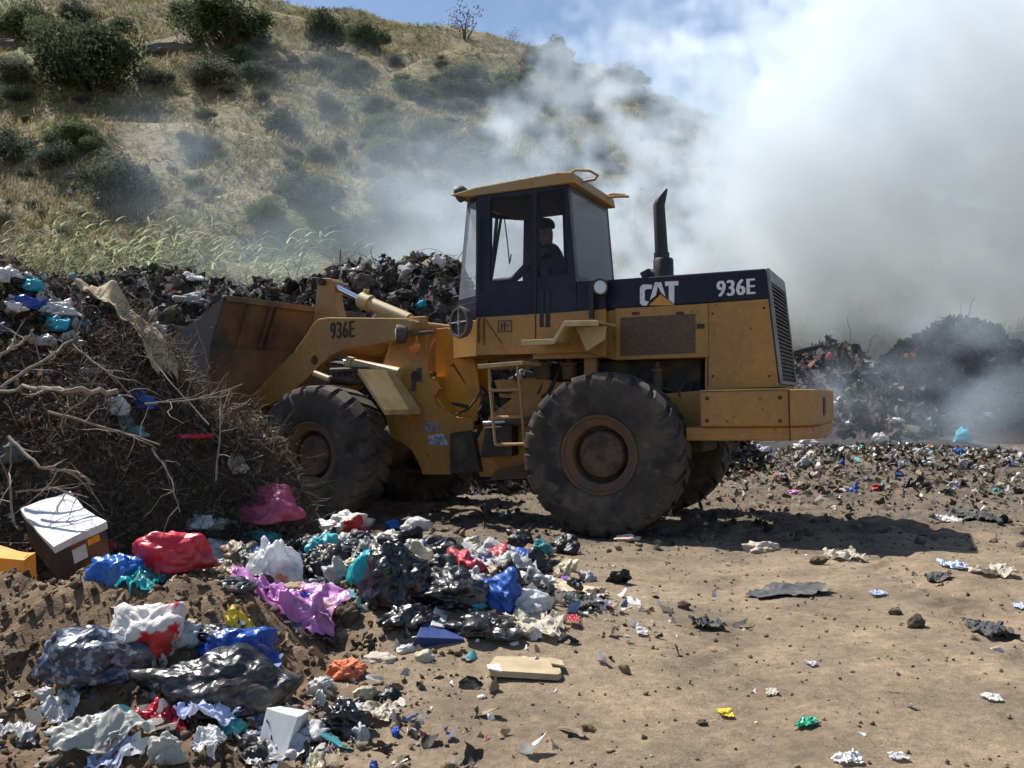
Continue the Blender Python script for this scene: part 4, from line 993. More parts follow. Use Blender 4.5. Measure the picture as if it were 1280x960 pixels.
# ------------------------------------------------------------------ the driver
m_skin = M('dark_skin', (.10, .055, .035), .6); m_shirt = M('dark_blue_overalls', (.02, .022, .035), .9, (.03, .03, .045), 12); m_cap = M('dark_cap', (.012, .012, .015), .9)
def skin_body(name, verts, edges, radii, mat, parent=None, root=0, lvl=2, loc=None):
    off = np.array(root_loc(parent)) if parent is not None else np.array(loc)
    me = bpy.data.meshes.new(name); me.from_pydata([tuple(np.array(v)-off) for v in verts], edges, []); me.update()
    o = bpy.data.objects.new(name, me); COL.objects.link(o)
    sk = o.modifiers.new('skin', 'SKIN'); sk.use_smooth_shade = True
    for i, d in enumerate(me.skin_vertices[0].data):
        r = radii[i]; d.radius = (r, r) if not hasattr(r, '__len__') else r; d.use_root = (i == root)
    ss = o.modifiers.new('sub', 'SUBSURF'); ss.levels = lvl; ss.render_levels = lvl
    bpy.context.view_layer.update()
    m2 = bpy.data.meshes.new_from_object(o.evaluated_get(bpy.context.evaluated_depsgraph_get()))
    o.modifiers.clear(); o.data = m2; m2.materials.clear()
    mats = mat if isinstance(mat, (list, tuple)) else [mat]
    for q in mats: m2.materials.append(q)
    m2.polygons.foreach_set('use_smooth', np.ones(len(m2.polygons), dtype=bool))
    if parent is not None: o.parent = parent
    else: o.location = loc
    return o
hdp = Fr.P(683, 291, -.03)       # head as seen through the rear side window
hx_, hz_ = hdp; hz_ = min(hz_, zroof-.2)
Wp = lambda x, y, z: Fr.W(hx_+x, -.03+y, hz_+z)
V = [Wp(-.10, 0, -.72), Wp(-.09, 0, -.55), Wp(-.07, 0, -.36), Wp(-.04, 0, -.20), Wp(-.01, 0, -.13), Wp(.01, 0, -.02), Wp(.015, 0, .06)]
Rr_ = [(.17, .14), (.16, .125), (.18, .13), (.10, .09), (.058, .058), (.078, .092), (.07, .085)]
Ed = [(0, 1), (1, 2), (2, 3), (3, 4), (4, 5), (5, 6)]
def chain(pts, rs_, start):
    p = start
    for q, r in zip(pts, rs_): V.append(q); Rr_.append(r); Ed.append((p, len(V)-1)); p = len(V)-1
    return p
for s in (1, -1):
    hand = swc+Fr.L*(.17*s)+swa*.02
    sh = Wp(-.05, .19*s, -.22)
    el = (sh+hand)/2+np.array([0, 0, -.16])+Fr.L*.05*s
    wr = hand+(el-hand)/np.linalg.norm(el-hand)*.08
    e = chain([sh, (sh+el)/2, el, (el+wr)/2, wr], [.062, .05, .042, .036, .026], 3)
    pal_ = chain([hand+(wr-hand)*.35], [(.036, .018)], e)
    dirf = (hand-wr)/np.linalg.norm(hand-wr)
    for k, ln in enumerate((.062, .072, .068, .055)):
        base = V[pal_]+Fr.L*s*(-.030+.02*k)+dirf*.03
        chain([base, base+dirf*ln*.5+swa*.012, base+dirf*ln*.8-swa*.02, base+dirf*ln*.6-swa*.045], [.010, .0095, .009, .008], pal_)
    chain([V[pal_]-Fr.L*s*.04+dirf*.005, V[pal_]-Fr.L*s*.05+dirf*.035-swa*.02, V[pal_]-Fr.L*s*.03+dirf*.05-swa*.035], [.011, .010, .009], pal_)
    hp_ = Wp(-.06, .10*s, -.76)
    chain([hp_, Wp(.18, .13*s, -.72), Wp(.38, .14*s, -.70), Wp(.42, .14*s, -.95), Wp(.45, .14*s, -1.12), Wp(.56, .14*s, -1.16)], [.085, .08, .062, .05, .038, .04], 0)
drv = skin_body('person', V, Ed, Rr_, [m_shirt, m_skin], None, 0, 2, loc=tuple(Wp(-.1, 0, -.8)))
zc_ = [p.center.z+drv.location.z for p in drv.data.polygons]
idx = [1 if (p.center.z+drv.location.z > hz_-.14 and abs((np.array(p.center)+np.array(drv.location)-Wp(0, 0, 0))@Fr.F) < .2) else 0 for p in drv.data.polygons]
drv.data.polygons.foreach_set('material_index', np.array(idx, dtype=np.int32))
tag(drv, 'driver in dark overalls and cap seated in the loader cab, hands on the steering wheel', 'person')
b = MB(); b.lathe(Wp(.01, 0, .05), [0, 0, 1], [(0, .10), (.03, .104), (.07, .09), (.10, .055), (.115, .0)], 24)
pr = [Wp(.08+.10*math.cos(a), .08*math.sin(a), .058-.01*math.cos(a)) for a in np.linspace(-1.5, 1.5, 9)]
b.add(pr+[p+np.array([0, 0, .008]) for p in pr], [list(range(9)), list(range(17, 8, -1))]+[[i, i+1, i+10, i+9] for i in range(8)])
b.build('cap', m_cap, drv, smooth=True)
b = MB(); b.tube([Wp(.085, 0, .03), Wp(.118, 0, -.005), Wp(.095, 0, -.015)], [.010, .016, .012], 8); b.build('nose', m_skin, drv, smooth=True)
for s in (1, -1):
    b = MB(); b.tube([Wp(.0, s*.082, .02), Wp(-.01, s*.092, .0), Wp(.0, s*.084, -.02)], [.008, .014, .008], 8); b.build('ear', m_skin, drv, smooth=True)
b = MB(); b.tube([Wp(.088, .025, -.052), Wp(.093, 0, -.05), Wp(.088, -.025, -.052)], .007, 6); b.build('mouth', m_skin, drv, smooth=True)
# ------------------------------------------------------------------ refuse lying about
def plastic(name, col, rough=.34, tl=.15, cr=.24, csc=8, col2=None, nscale=6, nfac=(.45, .62), spec=.5, **k):
    return M(name, col, rough, col2, nscale, nfac, crease=cr, csc=csc, transl=tl, spec=spec, bump=.15, bscale=60, bdist=.006, **{**dict(col3=(.24, .18, .12), n3=7, f3=(.56, .8)), **k})
PL = {
 'pink': plastic('pink_plastic', (.62, .12, .22), tl=.3), 'red': plastic('red_plastic', (.58, .03, .06), tl=.2), 'blue': plastic('blue_plastic', (.015, .13, .50)),
 'deepblue': plastic('deep_blue_plastic', (.012, .07, .36)), 'teal': plastic('teal_plastic', (.03, .42, .45), tl=.3), 'cyan': plastic('cyan_plastic', (.03, .45, .62), tl=.3),
 'white': plastic('white_plastic', (.64, .64, .65), tl=.25, csc=18), 'clear': plastic('clear_film', (.70, .72, .74), tl=.35, trans=.22, csc=20),
 'black': plastic('black_plastic', (.012, .012, .015), rough=.33, tl=0, cr=.32, csc=8, spec=.6), 'lilac': plastic('lilac_plastic', (.62, .27, .60), tl=.3),
 'orange': plastic('orange_cloth', (.75, .22, .10), rough=.8), 'yellow': plastic('yellow_cloth', (.75, .52, .04), rough=.6), 'green': plastic('green_plastic', (.02, .35, .22)),
 'tealgrey': plastic('grey_green_plastic', (.16, .36, .36), tl=.3), 'navyprint': plastic('printed_dark_film', (.025, .032, .06), rough=.3, col2=(.20, .23, .30), nscale=34, nfac=(.54, .58), tl=.05, spec=.7),
 'redwhite': plastic('red_and_white_film', (.72, .69, .66), col2=(.62, .03, .04), nscale=3.1, nfac=(.55, .57), tl=.2), 'grey': plastic('grey_cloth', (.36, .36, .36), rough=.9, tl=0),
 'dgrey': plastic('dark_grey_cloth', (.06, .062, .065), rough=.85, tl=0), 'beige': plastic('beige_cloth', (.52, .43, .30), rough=.85, tl=.05), 'cream': plastic('cream_paper', (.50, .45, .36), rough=.8),
 'paleblue': plastic('pale_blue_paper', (.45, .52, .75), rough=.6), 'brown': plastic('brown_cloth', (.17, .09, .06), rough=.9, tl=0), 'greyfilm': plastic('dirty_grey_film', (.45, .45, .42), tl=.3, rough=.4),
 'purple': plastic('purple_cloth', (.16, .06, .30), rough=.8, tl=0),
}
m_card = M('brown_cardboard', (.36, .255, .15), .9, (.26, .18, .10), 4, (.4, .65), .3, 90, bdist=.003)
m_paper = M('white_board', (.64, .64, .65), .7, (.42, .37, .31), 7, (.56, .75), .1, 60, bdist=.002)
m_print = M('dark_printed_card', (.055, .035, .03), .5, (.16, .06, .03), 7, (.52, .58), .1, 60, bdist=.002)
m_opack = M('orange_printed_pack', (.78, .27, .02), .5, (.85, .45, .10), 9, (.55, .62), .1, 60, bdist=.003)
m_bluebox = M('dark_blue_carton', (.02, .045, .17), .55, (.03, .06, .2), 5, (.5, .6), .1, 50, bdist=.003)
m_stone = M('yard_stone', (.08, .058, .042), .95, (.13, .10, .07), 14, (.45, .6), .8, 30, bdist=.02)
m_wood = M('bleached_wood', (.27, .225, .18), .85, (.20, .15, .11), 16, (.45, .62), .5, 40, bdist=.006)

_bm = bmesh.new(); bmesh.ops.create_icosphere(_bm, subdivisions=5, radius=1)
ICO = np.array([v.co[:] for v in _bm.verts]); ICOF = np.array([[v.index for v in f.verts] for f in _bm.faces]); _bm.free()
_bm = bmesh.new(); bmesh.ops.create_icosphere(_bm, subdivisions=4, radius=1)
ICO4 = np.array([v.co[:] for v in _bm.verts]); ICOF4 = np.array([[v.index for v in f.verts] for f in _bm.faces]); _bm.free()
SEED = [100]
def bag(name, label, cat, px, py, wpx, hpx, mat, dep=.75, rot=0, cr=.20, knot=None, hollow=None, group=None, surf=None, lift=0, base=None, tilt=0):
    """crumpled sack: its lower front edge is seen at (px, py)"""
    SEED[0] += 1; sd = SEED[0]; f = surf or ztop
    p = hit(px, py, f) if base is None else np.array(base, float)
    D = p[1]; W = wpx*D/FPX; H = hpx*D/FPX; H = max(.55*H, H-.20*W*dep)
    big = wpx > 45; T, F = (ICO, ICOF) if big else (ICO4, ICOF4)
    r = 1+.30*fbm(T[:, 0]*1.2+sd, T[:, 1]*1.2, T[:, 2]*1.2, 2)+cr*.36*crumple(T+sd*.1, sd, 1.1, 7)+cr*.14*crumple(T, sd+5, 2.6, 8, .3)+cr*.05*crumple(T, sd+8, 6, 8, .2)
    for d, amt, wd in ([(knot, .42, .22)] if knot else [])+([(hollow, -.55, .45)] if hollow else []):
        d = np.array(d, float); d /= np.linalg.norm(d); an = np.arccos(np.clip(T@d, -1, 1)); r = r+amt*np.exp(-(an/wd)**2)
        a_ = np.cross(d, [.3, .2, .9]); b_ = np.cross(d, a_); ph = np.arctan2(T@b_, T@a_)
        r = r+.07*np.sin(ph*11+sd)*np.exp(-((an-.35)/.4)**2)
    V = T*r[:, None]; V[:, 2] = np.where(V[:, 2] < -.35, -.35+(V[:, 2]+.35)*.15, V[:, 2])
    lo, hi = np.percentile(V, 1, axis=0), np.percentile(V, 99, axis=0); V = (V-(lo+hi)/2)/(hi-lo)*np.array([W, W*dep, H]); V[:, 2] += H/2
    if tilt: V[:, 2] += V[:, 0]*tilt
    c, s = math.cos(rot), math.sin(rot); X = V[:, 0]*c-V[:, 1]*s; Y = V[:, 0]*s+V[:, 1]*c
    ctr = np.array([p[0], p[1]+W*dep*.42, 0]); X += ctr[0]; Y += ctr[1]
    g0 = float(f(np.array([ctr[0]]), np.array([ctr[1]]))[0]) if base is None else p[2]
    Z = V[:, 2]+min(g0, p[2]+.06)-.015+lift
    if base is None: Z = np.maximum(Z, f(X, Y)-.02)
    o = mk(name, np.stack([X, Y, Z], 1), F, PL[mat] if isinstance(mat, str) else mat, None, smooth=True, loc=(ctr[0], ctr[1], g0))
    return tag(o, label, cat, group)
def sheet(name, label, cat, px, py, wpx, hpx, mat, rot=0, amp=.05, dep=None, n=46, group=None, surf=None, ragged=.3, lift=.01, f=2.2, hump=0):
    """a sheet of cloth, film or board lying on what is below it; (px, py) is its middle"""
    SEED[0] += 1; sd = SEED[0]; fn = surf or ztop
    p = hit(px, py, fn); D = p[1]; W = wpx*D/FPX; slope = max(.16, (CAMH-p[2])/D)
    Dp = dep if dep is not None else min(hpx*D/FPX/slope*.8, W*1.6)
    a = np.linspace(-1, 1, n); A, B = np.meshgrid(a, a); A, B = A.ravel(), B.ravel()
    th = np.arctan2(B, A); k = 1+ragged*fbm(np.cos(th)*1.7+sd, np.sin(th)*1.7, sd*.3, 4); rr_ = np.maximum(np.abs(A), np.abs(B)); q = np.hypot(A, B)+1e-6
    e = 1-.28*(q/np.maximum(rr_, 1e-6)-1)
    x, y = A*k*e*W/2, B*k*e*Dp/2
    c, s = math.cos(rot), math.sin(rot); X = x*c-y*s+p[0]; Y = x*s+y*c+p[1]
    Q = np.stack([x/max(W, .01)*f, y/max(W, .01)*f, x*0], 1)
    amp = min(amp, .13*W); z = amp*(.6+crumple(Q, sd, 1.0, 7)*.42+.2*crumple(Q, sd+3, 2.6, 8)+.08*crumple(Q, sd+4, 6, 8)); z = np.maximum(z, 0)+hump*np.exp(-(A**2+B**2)*1.4)
    X = X+.25*amp*crumple(Q+3, sd+9, 2.5, 6); Y = Y+.25*amp*crumple(Q+7, sd+11, 2.5, 6)
    Z = fn(X, Y)+lift+z
    I = np.arange(n-1)[:, None]*n+np.arange(n-1)[None]; F = np.stack([I, I+1, I+1+n, I+n], -1).reshape(-1, 4)
    o = mk(name, np.stack([X, Y, Z], 1), F, PL[mat] if isinstance(mat, str) else mat, None, smooth=True, loc=(p[0], p[1], p[2]))
    return tag(o, label, cat, group)
def quad_box(mb, c4, h, sag=0, n=10, th=None):
    """solid below a four-cornered top; c4 in order"""
    c4 = [np.array(c, float) for c in c4]; nn = np.cross(c4[1]-c4[0], c4[3]-c4[0]); nn /= np.linalg.norm(nn)
    if nn[2] < 0: nn = -nn
    top = []; 
    for j in range(n+1):
        for i in range(n+1):
            u, v = i/n, j/n; q = (c4[0]*(1-u)+c4[1]*u)*(1-v)+(c4[3]*(1-u)+c4[2]*u)*v
            top.append(q-nn*sag*math.sin(math.pi*v)*(.8+.2*u))
    V = top+[t-nn*h for t in [(c4[0]*(1-i/n)+c4[1]*i/n)*(1-j/n)+(c4[3]*(1-i/n)+c4[2]*i/n)*j/n for j in range(n+1) for i in range(n+1)]]
    V = [v+.009*np.array([perlin(v[0]*7+q*5, v[1]*7, v[2]*7) for q in range(3)]).ravel() for v in V]
    m_ = (n+1)**2; F = []
    for j in range(n):
        for i in range(n):
            a = j*(n+1)+i; F += [[a, a+1, a+n+2, a+n+1], [a+m_, a+m_+n+1, a+m_+n+2, a+m_+1]]
    bd = [i for i in range(n+1)]+[(j+1)*(n+1)-1 for j in range(1, n+1)]+[n*(n+1)+i for i in range(n-1, -1, -1)]+[j*(n+1) for j in range(n-1, 0, -1)]
    for i in range(len(bd)):
        a, b_ = bd[i], bd[(i+1) % len(bd)]; F.append([a, a+m_, b_+m_, b_])
    mb.add(V, F); return nn
def obox(mb, c, a, b, h): # centre of base, half vectors a, b, height vector
    c, a, b, h = [np.array(v, float) for v in (c, a, b, h)]
    V = [c-a-b, c+a-b, c+a+b, c-a+b]; V += [v+h for v in V]
    mb.add(V, [[3, 2, 1, 0], [4, 5, 6, 7], [0, 1, 5, 4], [1, 2, 6, 5], [2, 3, 7, 6], [3, 0, 4, 7]])
def stone(label, px, py, wpx, hpx, mat=m_stone, group=None, name='stone'):
    SEED[0] += 1; sd = SEED[0]; p = hit(px, py, ztop); D = p[1]; W = wpx*D/FPX; H = hpx*D/FPX
    r = 1+.35*fbm(ICO4[:, 0]*1.3+sd, ICO4[:, 1]*1.3, ICO4[:, 2]*1.3, 3)+.07*crumple(ICO4, sd, 1.5, 7)
    V = ICO4*r[:, None]*np.array([W/2, W*.4, H*.62]); V[:, 2] += H*.35
    o = mk(name, V+p+np.array([0, W*.3, 0]), ICOF4, mat, smooth=False, loc=tuple(p)); return tag(o, label, 'stone' if name == 'stone' else name.replace('_', ' '), group)

# --- shoe box with sagging white lid
c4 = [at_depth(25, 635, 5.25), at_depth(88, 614, 5.45), at_depth(132, 651, 5.08), at_depth(67, 683, 4.88)]
sb = tag(empty('shoe_box', tuple(sum(c4)/4-np.array([0, 0, .2]))), 'large tilted carton with a sagging white lid below the brushwood', 'box')
b = MB(); nn = quad_box(b, c4, .045, .035); b.build('lid', m_paper, sb, smooth=False)
cc = sum(c4)/4; ci = [cc+(c-cc)*.955-nn*.046 for c in c4]
b = MB(); quad_box(b, ci, .20, 0, 2); sbb = b.build('box_body', m_print, sb)
def on_face(p0, p1, dn, u0, u1, v0, v1, off):
    p0, p1, dn = map(np.array, (p0, p1, dn)); n_ = np.cross(p1-p0, dn); n_ /= np.linalg.norm(n_)
    if n_[1] > 0: n_ = -n_
    q = [p0+(p1-p0)*u+dn*v+n_*off for u, v in ((u0, v0), (u1, v0), (u1, v1), (u0, v1))]; return q+[v-n_*.002 for v in q]
QF = [[0, 1, 2, 3], [7, 6, 5, 4], [0, 4, 5, 1], [1, 5, 6, 2], [2, 6, 7, 3], [3, 7, 4, 0]]
b = MB(); b.add(on_face(ci[3], ci[2], -nn*.2, .30, .58, .18, .62, .004), QF); b.build('printed_panel', m_paper, sb)
b = MB(); b.add(on_face(ci[3], ci[2], -nn*.2, .62, .86, .10, .30, .004), QF); b.build('orange_mark', m_opack, sb)
# --- orange pack at the very left
c4 = [at_depth(-22, 694, 4.35), at_depth(0, 682, 4.5), at_depth(44, 690, 4.42), at_depth(30, 700, 4.28)]
pk = tag(empty('crisp_pack_box', tuple(at_depth(15, 740, 4.35))), 'orange printed pack standing on the dirt bank at the left edge', 'pack')
b = MB(); quad_box(b, c4, .19, .01, 4); b.build('pack_body', m_opack, pk)
b = MB(); b.add(on_face(c4[3], c4[2], (0, 0, -.19), .25, .6, -.02, 1.0, .012), QF); b.build('dark_strip', m_print, pk)
q0 = at_depth(12, 742, 4.3); b = MB(); obox(b, q0, (.12, .02, .01), (-.01, .04, 0), (0, 0, .03)); b.build('base_tray', m_paper, pk)

I = [
 ('plastic_bag', 'big pink plastic bag with a hollow top below the front wheel', 'plastic bag', 316, 664, 108, 66, 'pink', dict(hollow=(-.1, -.6, .8), dep=.75)),
 ('plastic_bag', 'tiny bright red bag beside the tilted carton', 'plastic bag', 136, 694, 17, 17, 'red', {}),
 ('plastic_bag', 'small green knotted scrap of bag between carton and blue bag', 'plastic bag', 120, 702, 15, 17, 'green', {}),
 ('plastic_bag', 'crumpled blue bag leaning on the red bag at the foot of the bank', 'plastic bag', 133, 727, 74, 48, 'blue', dict(cr=.3, knot=(.9, 0, .5))),
 ('plastic_bag', 'large crimson plastic bag lying on top of the dirt bank', 'plastic bag', 210, 724, 104, 62, 'red', dict(knot=(1, -.5, -.1), dep=.6)),
 ('plastic_bag', 'puffy white bag behind the crimson bag', 'plastic bag', 262, 708, 84, 46, 'white', dict(cr=.3)),
 ('plastic_bag', 'turquoise plastic bag beside the pink bag', 'plastic bag', 316, 696, 56, 32, 'teal', dict(cr=.3)),
 ('plastic_bag', 'clear white bulging bag with a knotted top in front of the turquoise bag', 'plastic bag', 338, 740, 72, 80, 'clear', dict(knot=(-.2, 0, 1), cr=.28)),
 ('rubbish_sack', 'small black sack lying between bank and clear white bag', 'rubbish sack', 284, 740, 62, 28, 'black', {}),
 ('plastic_bag', 'crumpled white bag lying left of the pink bag', 'plastic bag', 238, 672, 46, 26, 'white', {}),
 ('plastic_bag', 'pale pink and white crumpled bag behind the printed white box', 'plastic bag', 432, 664, 60, 36, 'redwhite', dict(cr=.3)),
 ('plastic_bag', 'teal bag propped against the shiny black sack', 'plastic bag', 454, 732, 44, 46, 'teal', dict(knot=(.4, 0, .9))),
 ('plastic_bag', 'bright blue crumpled bag above the teal bag', 'plastic bag', 462, 704, 50, 22, 'cyan', dict(cr=.3)),
 ('rubbish_sack', 'tall shiny black sack right of the teal bag', 'rubbish sack', 492, 766, 88, 92, 'black', dict(cr=.32)),
 ('rubbish_sack', 'low black sack below the tall shiny sack', 'rubbish sack', 508, 796, 74, 40, 'black', dict(cr=.3)),
 ('rubbish_sack', 'black sack behind the dark blue carton', 'rubbish sack', 560, 770, 100, 60, 'black', dict(cr=.3)),
 ('rubbish_sack', 'crumpled black sack draped right of the dark blue carton', 'rubbish sack', 606, 806, 92, 40, 'black', dict(cr=.34, knot=(-1, 0, .2))),
 ('rubbish_sack', 'long black sack under the grey white cloth', 'rubbish sack', 622, 756, 92, 32, 'black', dict(cr=.3, dep=.6)),
 ('rubbish_sack', 'dark sack on top of the litter mound near the middle', 'rubbish sack', 540, 708, 84, 48, 'black', dict(cr=.3)),
 ('rubbish_sack', 'small black sack left of the bright blue bag', 'rubbish sack', 410, 706, 56, 32, 'black', dict(cr=.3)),
 ('plastic_bag', 'small royal blue bag on the back of the litter mound', 'plastic bag', 492, 662, 22, 16, 'blue', {}),
 ('plastic_bag', 'white crumpled bag beside the small royal blue bag', 'plastic bag', 520, 664, 40, 24, 'white', {}),
 ('plastic_bag', 'smooth white bag at the right end of the litter mound', 'plastic bag', 660, 770, 62, 38, 'white', {}),
 ('plastic_bag', 'flattened blue sack on top of the big black sack', 'plastic bag', 290, 838, 98, 56, 'deepblue', dict(cr=.3, dep=.6)),
 ('plastic_bag', 'white bag with red patches on the dirt bank', 'plastic bag', 172, 834, 108, 80, 'redwhite', dict(cr=.26, knot=(-.6, 0, .8), dep=.7)),
 ('printed_sack', 'dark blue printed sack with pale lettering marks', 'sack', 98, 876, 156, 90, 'navyprint', dict(cr=.26, dep=.75)),
 ('rubbish_sack', 'big bulging black sack with a silvery top in the foreground', 'rubbish sack', 262, 904, 190, 96, 'black', dict(cr=.17, dep=.62, knot=(-.95, 0, .35))),
 ('plastic_bag', 'crumpled grey white bag at the bottom edge below the black sack', 'plastic bag', 203, 954, 48, 44, 'greyfilm', dict(cr=.32)),
 ('cloth_rag', 'coral orange cloth crumpled into a rosette on the dirt', 'cloth', 431, 852, 46, 30, 'orange', dict(cr=.42)),
 ('foam_block', 'long white foam chunk on the dirt beside the orange cloth', 'foam', 472, 828, 44, 18, 'cream', dict(cr=.12)),
 ('foam_block', 'small white foam lump right of the long chunk', 'foam', 530, 828, 24, 20, 'cream', dict(cr=.15)),
 ('plastic_bag', 'crumpled white wrapper between the two foam lumps', 'wrapper', 506, 818, 24, 16, 'white', dict(cr=.35)),
 ('rubbish_sack', 'charred black rag bundle at the bottom near the white carton', 'rag', 428, 925, 64, 52, 'black', dict(cr=.4)),
 ('cloth_rag', 'black wrapping tucked behind the flattened blue sack', 'wrapping', 258, 812, 62, 26, 'black', dict(cr=.3)),
 ('plastic_bag', 'pale beige crumpled bag at the near edge of the loader shadow', 'plastic bag', 956, 691, 46, 20, 'cream', dict(cr=.4)),
 ('cloth_rag', 'purple cloth scrap at the right tip of the litter mound', 'cloth', 707, 728, 24, 13, 'purple', {}),
 ('cloth_rag', 'brown rag in front of the purple scrap', 'cloth', 684, 728, 44, 18, 'brown', {}),
 ('plastic_bag', 'blue plastic lump beside the printed white box', 'plastic bag', 540, 726, 34, 22, 'deepblue', {}),
 ('plastic_bag', 'round navy cushion of plastic near the lilac film', 'plastic bag', 383, 762, 26, 20, 'deepblue', {}),
 ('plastic_bag', 'white sack under the printed white box', 'plastic bag', 392, 744, 60, 34, 'white', dict(cr=.3)),
 ('cardboard_scrap', 'folded brown cardboard beside the clear white bag', 'cardboard', 366, 750, 44, 26, m_card, dict(cr=.25)),
]
I += [
 ('rubbish_sack', 'glossy black sack on the mound behind the teal bag', 'rubbish sack', 436, 692, 44, 26, 'black', dict(cr=.3)),
 ('plastic_bag', 'grey film bundle between the two middle black sacks', 'plastic bag', 572, 722, 60, 30, 'greyfilm', dict(cr=.35)),
 ('rubbish_sack', 'black sack in front of the brown rag', 'rubbish sack', 664, 742, 60, 24, 'black', dict(cr=.35)),
 ('plastic_bag', 'pale blue bag against the mound top sack', 'plastic bag', 518, 704, 30, 34, 'paleblue', dict(cr=.3)),
 ('plastic_bag', 'white wrapper heap left of the dark blue carton', 'plastic bag', 538, 752, 30, 28, 'redwhite', dict(cr=.3)),
 ('cloth_rag', 'tan cloth bundle beside the navy cushion', 'cloth', 408, 776, 40, 24, 'beige', dict(cr=.3)),
 ('plastic_bag', 'crumpled white film behind the crimson bag near the brush', 'plastic bag', 262, 672, 40, 22, 'clear', dict(cr=.35)),
 ('rubbish_sack', 'black sack lying under the pink bag', 'rubbish sack', 372, 690, 60, 26, 'black', dict(cr=.35)),
]
for (nm, lb, ct, px, py, wp, hp2, mt, kw) in I: bag(nm, lb, ct, px, py, wp, hp2, mt, **kw)
